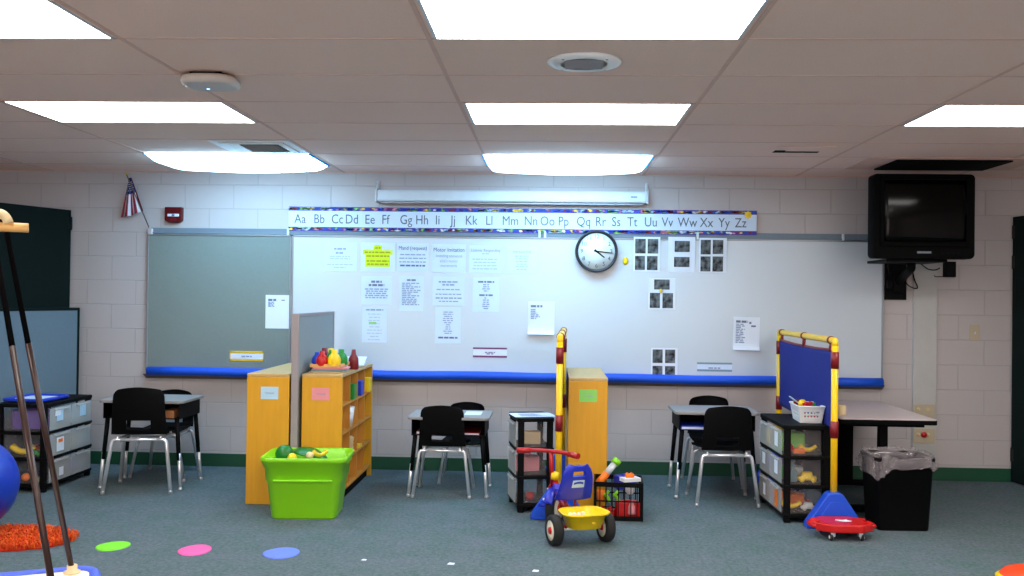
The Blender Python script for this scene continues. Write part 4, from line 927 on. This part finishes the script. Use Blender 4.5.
# ---- table and wastebasket
o = thing('work_table', 'grey-topped table with black legs at right by the wastebasket', 'table', (2.235, 7.02, 0))
wt, lt, HT2 = .64, 1.16, .648
g = bm_new(); prism(g, rrect(wt, lt, .03), .006, 0, T((0, 0, HT2-.005)), .001); obj('tabletop', g, 'table_top', o)
g = bm_new(); prism(g, rrect(wt+.006, lt+.006, .032), .030, 0, T((0, 0, HT2-.0355)), .003); obj('edge_band', g, 'matt_black', o)
for y, ww in ((-.46, .055), (.46, .17)):
    g = bm_new(); box(g, -ww/2, ww/2, y-.03, y+.03, .04, HT2-.036, .005); l = obj('leg', g, 'matt_black', o)
    g = bm_new(); box(g, -.29, .29, y-.035, y+.035, .016, .055, .012); box(g, -.27, .27, y-.025, y+.025, HT2-.062, HT2-.0365, .004); obj('foot', g, 'matt_black', l)
    g = bm_new()
    for s in (-1, 1): lathe(g, [(0, 0), (.022, 0), (.022, .012), (0, .018)], 14, 0, T((s*.26, y, 0)))
    obj('glide', g, 'glide', l)
g = bm_new(); box(g, -.30, -.284, -.43, .43, .10, HT2-.037, .003); obj('modesty_panel', g, 'matt_black', o)
g = bm_new(); p = onz(843, 415, HT2); lathe(g, [(0, 0), (.026, 0), (.03, .01), (.03, .06), (.026, .068), (0, .068)], 18); o_ = tag(obj('small_tub', g, 'beige'), 'small beige pot on the table beside the yellow post', 'pot'); o_.location = (p.x-.01, p.y, HT2+.0015)
pw = onz(899, 532)
o = thing('wastebasket', 'black rectangular wastebasket lined with a clear bag', 'wastebasket', (pw.x+.04, pw.y+.16, 0), math.radians(1))
wb = lambda s, z, r=.03: [(x*s, y*s, z) for x, y in rrect(.315, .27, r, 4)]
g = bm_new(); loft(g, [wb(.98, 0), wb(1, .01), wb(1.14, .43), wb(1.19, .435), wb(1.19, .455), wb(1.12, .455), wb(1.1, .43), wb(.97, .012)]); obj('bin', g, 'black', o)
g = bm_new(); rb = random.Random(9); ph = [rb.uniform(0, 6) for _ in range(5)]
def skirt(u, v):
    a = 2*PI*u; x, y = .197*abs(math.cos(a))**.45*(1 if math.cos(a) > 0 else -1), .178*abs(math.sin(a))**.45*(1 if math.sin(a) > 0 else -1)
    wv = .012*math.sin(7*a+ph[0])+.010*math.sin(13*a+ph[1]+3*v)+.008*math.sin(29*a+ph[2]-6*v)+.005*math.sin(43*a+ph[3]+11*v)
    z = .468-.105*v*(1+.35*math.sin(a*2+.6)+.15*math.sin(5*a))
    s = 1+(.045+wv*2.6)*v*1.2-.02*(1-v)
    return Vector((x*s, y*s, z+.006*math.sin(9*a)*(1-v)+wv*.6))
sheet(g, skirt, 200, 18, 0)
def mouth(u, v):
    a = 2*PI*u; x, y = .197*abs(math.cos(a))**.45*(1 if math.cos(a) > 0 else -1), .178*abs(math.sin(a))**.45*(1 if math.sin(a) > 0 else -1)
    s = .99-.26*min(1, v/.17); return Vector((x*s+.006*math.sin(15*a)*v, y*s+.006*math.sin(11*a)*v, .468+.006*math.sin(9*a)*(1-v)-.20*v+.012*math.sin(9*a)*v))
sheet(g, mouth, 120, 12, 0); obj('liner_bag', g, 'bag', o)

# ---- milk crate with toys
o = thing('milk_crate', 'black plastic crate of toys beside the tricycle', 'crate', (.452, 6.325, 0), math.radians(-3))
cw, cd, chh = .158, .145, .245
g = bm_new(); t_ = .011
for z0, z1 in ((0, .03), (chh-.03, chh)):
    box(g, -cw, cw, -cd, -cd+t_, z0, z1, .002); box(g, -cw, cw, cd-t_, cd, z0, z1, .002); box(g, -cw, -cw+t_, -cd, cd, z0, z1, .002); box(g, cw-t_, cw, -cd, cd, z0, z1, .002)
for sx in (-1, 1):
    for sy in (-1, 1): box(g, sx*cw-.018 if sx > 0 else -cw, cw if sx > 0 else -cw+.018, sy*cd-.018 if sy > 0 else -cd, cd if sy > 0 else -cd+.018, 0, chh, .003)
obj('frame', g, 'black', o)
g = bm_new()
for i in range(1, 8):
    x = -cw+2*cw*i/8; y = -cd+2*cd*i/8
    for s in (-1, 1): box(g, x-.003, x+.003, s*cd-.007 if s > 0 else -cd+.001, s*cd-.001 if s > 0 else -cd+.007, .03, chh-.03); box(g, s*cw-.007 if s > 0 else -cw+.001, s*cw-.001 if s > 0 else -cw+.007, y-.003, y+.003, .03, chh-.03)
for s in (-1, 1): box(g, -cw, cw, s*cd-.008 if s > 0 else -cd+.002, s*cd-.002 if s > 0 else -cd+.008, .12, .128)
obj('side_lattice', g, 'black', o)
g = bm_new()
for i in range(9): x = -cw+.01+(2*cw-.02)*i/8; box(g, x-.005, x+.005, -cd+.004, cd-.004, .004, .010)
for i in range(9): y = -cd+.01+(2*cd-.02)*i/8; box(g, -cw+.004, cw-.004, y-.005, y+.005, .006, .012)
obj('bottom_grid', g, 'black', o)
ck = lambda x, y, z: tuple(T((.452, 6.325, 0)) @ RZ(math.radians(-3)) @ Vector((x, y, z)))
GK = 'toys in the black crate'
p0, p1 = Vector(ck(-.13, -.06, .22)), Vector(ck(-.01, .0, .36))
o = thing('toy_tube', 'slanting rain-stick tube with bright green cap in the crate', 'toy', p0, 0, GK); dd = p1-p0
g = bm_new(); tube(g, [(0, 0, 0), dd*.45], .024, 14); obj('sleeve', g, 'toy_orange', o)
g = bm_new(); tube(g, [dd*.45, dd*.88], .022, 14); obj('clear_tube', g, 'folder_clear', o)
g = bm_new(); tube(g, [dd*.86, dd*1.05], .029, 14); obj('cap', g, 'lime', o)
lump('toy_case', 'red toy case at front of the crate', 'toy', 'toy_red', ck(.06, -.06, .014), 'case', .075, .1, GK)
lump('toy_jar', 'pink-white jar showing through the crate front', 'jar', 'pink', ck(.085, -.112, .04), 'bottle', .045, 0, GK)
lump('toy_block', 'red block low in the crate at left', 'block', 'toy_red', ck(-.08, -.07, .014), 'brick', .06, -.3, GK)
g = bm_new()
for j in (-1, 1):
    tube(g, [(j*.03+.018*math.cos(t), -.001*t, .02+.03*t/2+.014*math.sin(t)) for t in [i*.5 for i in range(12)]], .010, 8)
o_ = tag(obj('toy_coil', g, 'lime'), 'pair of bright green coiled toys in the crate', 'toy', GK); o_.location = ck(-.045, -.095, .09)
lump('toy_ball', 'white ball near the top right of the crate', 'ball', 'toy_white', ck(.075, -.06, .155), 'ball', .033, 0, GK)
lump('toy_cup', 'orange cup at left in the crate', 'cup', 'toy_orange', ck(-.115, -.09, .11), 'cup', .035, 0, GK)
lump('toy_case', 'dark blue toy bucket sticking up at back of the crate', 'toy', 'trike_blue', ck(.045, .06, .17), 'case', .068, .5, GK)
lump('toy_plate', 'white toy plate lying on top in the crate', 'toy', 'toy_white', ck(.075, -.085, .2465), 'cards', .06, .4, GK)
lump('toy_block', 'orange block on the white plate in the crate', 'block', 'toy_orange', ck(.07, -.085, .272), 'brick', .028, .3, GK)

# ---- tricycle
o = thing('tricycle', "child's red and blue tricycle with yellow rear bucket, seen from behind", 'tricycle', (.184, 5.60, 0), math.radians(22))
def wheel(x, y, r, wd, pre=Matrix()):
    mx_ = pre @ T((x, y, r)) @ RY(PI/2)
    g = bm_new(); lathe(g, [(r*.66, -wd*.5), (r*.92, -wd*.5), (r, -wd*.3), (r, wd*.3), (r*.92, wd*.5), (r*.66, wd*.5)], 32, 0, mx_); lathe(g, [(r*.66, -wd*.5), (r*.66, wd*.5)], 32, 0, mx_); w_ = obj('wheel', g, 'rubber', o)
    g = bm_new(); lathe(g, [(0, -wd*.40), (r*.35, -wd*.5), (r*.68, -wd*.46), (r*.68, wd*.46), (r*.35, wd*.5), (0, wd*.40)], 28, 0, mx_); obj('rim', g, 'hub', w_)
    g = bm_new(); lathe(g, [(0, -wd*.62), (r*.2, -wd*.62), (r*.26, -wd*.46), (r*.26, wd*.46), (r*.2, wd*.62), (0, wd*.62)], 18, 0, mx_); obj('hub_cap', g, 'toy_red', w_)
ST = T((0, .42, 0)) @ RZ(math.radians(-48)) @ T((0, -.42, 0))
wheel(-.162, 0, .088, .055); wheel(.162, 0, .088, .055); wheel(0, .46, .115, .05, ST)
g = bm_new(); tube(g, [(-.16, 0, .088), (.16, 0, .088)], .009, 10); obj('axle', g, 'chrome', o)
g = bm_new(); tube(g, [(0, .0, .10), (0, .10, .14), (0, .30, .19), (0, .395, .285)], .019, 12, .06); tube(g, [(-.10, 0, .095), (0, .10, .14), (.10, 0, .095)], .012, 10, .04); obj('frame', g, 'trike_red', o)
g = bm_new()
for s in (-1, 1): tube(g, [(s*.036, .47, .115), (s*.036, .43, .235), (0, .405, .275)], .010, 8, .03)
tube(g, [(0, .405, .27), (0, .378, .475)], .014, 10); bmesh.ops.transform(g, matrix=ST, verts=g.verts); obj('fork', g, 'trike_red', o)
g = bm_new(); lathe(g, [(0, 0), (.026, 0), (.028, .02), (.026, .042), (0, .046)], 16, 0, T((0, .40, .30)) @ RX(.13)); obj('headset', g, 'toy_yellow', o)
g = bm_new(); tube(g, [(-.20, .33, .47), (-.08, .375, .475), (.08, .375, .475), (.20, .33, .47)], .0125, 10, .04, 0, ST); obj('handlebar', g, 'trike_red', o)
for s in (-1, 1):
    g = bm_new(); tube(g, [(s*.21, .326, .469), (s*.13, .356, .472)], .018, 12, 0, 0, ST); obj('grip', g, 'trike_red', o)
g = bm_new()
def fend(u, v):
    a = .25+u*(PI*.55); r_ = .130; return Vector(((v*2-1)*.030, .47-r_*math.cos(a), .115+r_*math.sin(a)+.01*math.sin(PI*v)))
sheet(g, fend, 16, 6, .005); bmesh.ops.transform(g, matrix=ST, verts=g.verts); f_ = obj('fender', g, 'trike_blue', o)
g = bm_new()
for a in (.15, .5): ball(g, fend(a, .0)+Vector((-.004, 0, 0)), .008)
bmesh.ops.transform(g, matrix=ST, verts=g.verts); obj('bolt', g, 'toy_white', f_)
for s in (-1, 1):
    g = bm_new(); tube(g, [(s*.028, .47, .115), (s*.075, .47, .115)], .007, 8); box(g, s*.092-.028, s*.092+.028, .445, .495, .105, .127, .006); bmesh.ops.transform(g, matrix=ST, verts=g.verts); obj('pedal', g, 'trike_blue', o)
# seat with tall back
g = bm_new()
def seat_(u, v):
    x, y = u*2-1, v; wd = .10*(1-.45*max(0, y-.45)/.55)
    return Vector((x*wd, .075+.22*y, .268+.016*x*x-.012*math.sin(PI*y)))
sheet(g, seat_, 12, 12, -.02); obj('seat', g, 'trike_blue', o)
g = bm_new()
for s_ in (-1, 1): tube(g, [(s_*.03, .13, .15), (s_*.03, .17, .252)], .009, 8)
obj('seat_post', g, 'trike_red', o)
g = bm_new()
def sback(u, v):
    x = u*2-1; wd = (.108-.03*v)*math.sqrt(1-(max(0, (v-.58)/.50))**2.2)
    return Vector((x*wd, .075-.05*v+.03*x*x+.03*(1-v)**3, .246+.205*v-.015*x*x*v))
sheet(g, sback, 24, 20, -.024, 0, None, lambda u, v: not (.30 < u < .70 and .72 < v < .87)); sb = obj('backrest', g, 'trike_blue', o)
g = bm_new(); lo = lambda u, v: sback(.30+.40*u, .34+.22*v)+Vector((0, -.0265, 0)); sheet(g, lo, 8, 4, .001); obj('logo_panel', g, 'light_blue', sb)
g = bm_new(); sheet(g, lambda u, v: lo(.1+.8*u, .42+.28*v+.12*math.sin(u*3))+Vector((0, -.0012, 0)), 10, 2, .001); obj('logo_stroke', g, 'trike_blue', sb)
# yellow bucket
g = bm_new()
def bk2(s, z, k_=1): 
    out = []
    for x, y in rrect(.235, .205, .07, 6): out.append((x*s*(1+.06*(y < 0)*(z > .15)), y*s-.04, z))
    return out
loft(g, [bk2(.72, .105), bk2(.80, .11), bk2(1.0, .185), bk2(1.14, .188), bk2(1.16, .196), bk2(1.12, .20), bk2(.98, .196), bk2(.78, .118)]); bb = obj('bucket', g, 'toy_yellow', o)
g = bm_new()
for i, x in enumerate((-.045, -.02, .008, .035)): ball(g, (x, .046, .158+.006*math.sin(i*3)), .015, 0, (1, .35, 1), 10)
obj('bucket_emblem', g, 'toy_white', bb)
g = bm_new(); box(g, .012, .034, -.1345, -.122, .138, .152, .002, 0, T((0, -.0, 0))); obj('rating_mark', g, 'yellow_card', bb)

# ------------------------------------------------------------------ floor things
def spot(px, py, m, label, rx, ry, rz):
    p = onz(px, py); g = bm_new(); n = 40; ring = []
    for i in range(n):
        a = 2*PI*i/n; r_ = 1-.13*math.cos(a-PI)*.0; e = 1+.12*max(0, math.cos(a-PI))**3
        ring.append((rx*math.cos(a)*e, ry*math.sin(a)))
    loft(g, [[(x, y, .0004) for x, y in ring], [(x*.985, y*.985, .004) for x, y in ring], [(x*.9, y*.9, .006) for x, y in ring]])
    o = tag(obj('floor_spot', g, m), label, 'floor spot', 'rubber floor spots'); o.location = p; o.rotation_euler = (0, 0, rz); return o
spot(113.5, 546.5, 'spot_green', 'bright green rubber spot on the carpet at left', .085, .105, -.1)
spot(195.5, 550.5, 'spot_pink', 'pink rubber spot on the carpet, second of three', .084, .118, .1)
spot(282, 553.5, 'spot_blue', 'periwinkle blue rubber spot on carpet, third of three', .095, .118, .0)
def scrap(px, py, label, s=.02):
    p = onz(px, py); g = bm_new(); prism(g, [(-s, -s*.8), (s*.8, -s), (s, s*.6), (-s*.5, s)], .002, 0, T((0, 0, .0005))); o = tag(obj('paper_scrap', g, 'paper'), label, 'paper scrap', 'paper scraps on the carpet'); o.location = p
scrap(451, 564, 'tiny white paper scrap on carpet, left of two in front of tricycle'); scrap(535.5, 571, 'tiny white paper scrap on carpet nearest the picture bottom', .018); scrap(364, 560, 'tiny white paper scrap on carpet right of the blue spot', .014)
# shag mat
o = thing('shag_mat', 'fuzzy orange shag mat on the carpet under the blue ball', 'mat', (-3.11, 5.37, 0), math.radians(0))
mrx, mry = .43, .27
g = bm_new(); lathe(g, [(0, .001), (1, .001), (1, .008), (.97, .012), (0, .012)], 40, 0, None, False, mrx*.9, mry*.9); obj('backing', g, 'shag_red', o)
g = bm_new(); rb = random.Random(11); t = bmesh.new()
for i in range(5200):
    rr_ = math.sqrt(rb.random())*.97; a = rb.uniform(0, 2*PI); x, y = mrx*rr_*math.cos(a), mry*rr_*math.sin(a)
    b_ = rb.uniform(0, 2*PI); L = rb.uniform(.018, .036); lean = rb.uniform(.2, .9)*L
    p = Vector((x, y, .011)); d = Vector((math.cos(b_), math.sin(b_), 0)); n_ = Vector((-d.y, d.x, 0))*.0028
    q = p+d*lean*.4+Vector((0, 0, L*.7)); e = p+d*lean+Vector((0, 0, L*.85))
    vs = [t.verts.new(v) for v in (p-n_, p+n_, q+n_*.9, q-n_*.9, e+n_*.5, e-n_*.5)]
    f1 = t.faces.new((vs[0], vs[1], vs[2], vs[3])); f2 = t.faces.new((vs[3], vs[2], vs[4], vs[5])); mi_ = 1 if rb.random() < .22 else 0; f1.material_index = f2.material_index = mi_
me = bpy.data.meshes.new('tmp'); t.to_mesh(me); t.free(); g.from_mesh(me); bpy.data.meshes.remove(me)
pl = obj('pile', g, ['shag_orange', 'shag_red'], o); pl['kind'] = 'stuff'
# ball
g = bm_new(); ball(g, (0, 0, 0), .272, 0, (1, 1, 1), 48)
o = tag(obj('exercise_ball', g, 'ball_blue'), 'large blue exercise ball at the left edge beside orange mat', 'ball'); o.location = (-3.345, 5.40, .31)
g = bm_new(); lathe(g, [(0, .004), (.012, .004), (.014, 0), (0, 0)], 14, 0, T((-.272, 0, 0)) @ RY(-PI/2)); obj('valve_plug', g, 'toy_white', o)
# orange dome
p = onz(1032, 581)
o = thing('stepping_dome', 'orange and yellow stepping dome cut by the bottom right corner', 'stepping stone', (p.x, p.y, 0))
g = bm_new(); lathe(g, [(0, .001), (.17, .001), (.172, .012), (.15, .028)], 40); obj('rim', g, 'toy_yellow', o)
g = bm_new(); lathe(g, [(.152, .027), (.13, .05), (.08, .068), (0, .072)], 40); obj('dome', g, 'dome_orange', o)
# platform swing
Cc = Vector((-1.972, 4.115, 0))*.87; uu = Vector((-.905, -.425, 0)); vv = Vector((.425, -.905, 0)); LU, LV = .61, .915
zP = .36
o = thing('platform_swing', 'hanging platform swing with blue padded rim and wooden bar', 'swing', (0, 0, 0))
mb = Matrix(((uu.x, vv.x, 0, Cc.x), (uu.y, vv.y, 0, Cc.y), (0, 0, 1, zP), (0, 0, 0, 1)))
g = bm_new(); prism(g, [(x+LU/2, y+LV/2) for x, y in rrect(LU, LV, .07)], .022, 0, mb, .004); obj('platform', g, 'swing_board', o)
g = bm_new(); P = [mb @ Vector((x+LU/2, y+LV/2, .012)) for x, y in rrect(LU, LV, .07)]; tube(g, P+[P[0]], .0225, 10); obj('padded_rim', g, 'rim_blue', o)
xr = at(28.5, 228, 3.15); barL = .54; barA = xr+uu*barL+Vector((0, 0, .0))
g = bm_new(); bar = [barA.lerp(xr, t_) for t_ in [0, .03, .2, .5, .8, .97, 1]]
tube(g, bar, .0155, 16); obj('wooden_bar', g, 'pine', o)
kr = xr+uu*.085; kl = barA-uu*.085
for q_, sl in ((kr, [(.078, .044), (.078, LV-.044)]), (kl, [(LU-.078, .044), (LU-.078, LV-.044)])):
    g = bm_new(); tube(g, [q_+Vector((-.035, 0, .02)), q_+Vector((-.01, 0, .05)), q_+Vector((.02, 0, .035)), q_+Vector((.03, 0, .012))], .016, 8, .02); tube(g, [q_+Vector((-.03, 0, .0)), q_+Vector((-.03, 0, .07))], .013, 8); obj('rope_knot', g, 'beige', o)
    for du, dv in sl:
        e = mb @ Vector((du, dv, .03)); s_ = q_+uu*(.02*(-1 if dv < .2 else 1))+Vector((0, 0, -.016)); md = s_.lerp(e, .31)
        g = bm_new(); tube(g, [s_, md], .0092, 10); r_ = obj('rope', g, 'rope_black', o)
        g = bm_new(); tube(g, [md+(e-md)*-.01, e], .0104, 12); obj('sleeve', g, 'sleeve_brown', r_)
        g = bm_new(); lathe(g, [(0, 0), (.03, 0), (.03, .006), (.018, .012), (.018, .03), (0, .03)], 14, 0, T(mb @ Vector((du, dv, .0222)))); obj('anchor', g, 'beige', r_)
mid = barA.lerp(xr, .5); g = bm_new()
tube(g, [barA-uu*.07+Vector((0, 0, .015)), mid+Vector((0, 0, .30))], .009, 8); tube(g, [xr+uu*.13+Vector((0, 0, .05)), mid+Vector((0, 0, .30))], .009, 8); tube(g, [mid+Vector((0, 0, .29)), Vector((mid.x, mid.y, CH-.012))], .011, 8); obj('hanging_rope', g, 'rope_black', o)
g = bm_new(); lathe(g, [(0, 0), (.035, 0), (.035, .011), (0, .011)], 20, 0, T((mid.x, mid.y, CH-.0115))); obj('ceiling_anchor', g, 'chrome', o)

# ------------------------------------------------------------------ world and view
w = bpy.data.worlds.new('world'); bpy.context.scene.world = w; w.use_nodes = True
w.node_tree.nodes['Background'].inputs[0].default_value = (1.0, .86, .80, 1)
w.node_tree.nodes['Background'].inputs[1].default_value = 5.5  # warm fill glow, reaches the room through the added openings
vs = bpy.context.scene.view_settings; vs.view_transform = 'Standard'; vs.look = 'None'; vs.gamma = 1; vs.use_curve_mapping = False; vs.exposure = -.12
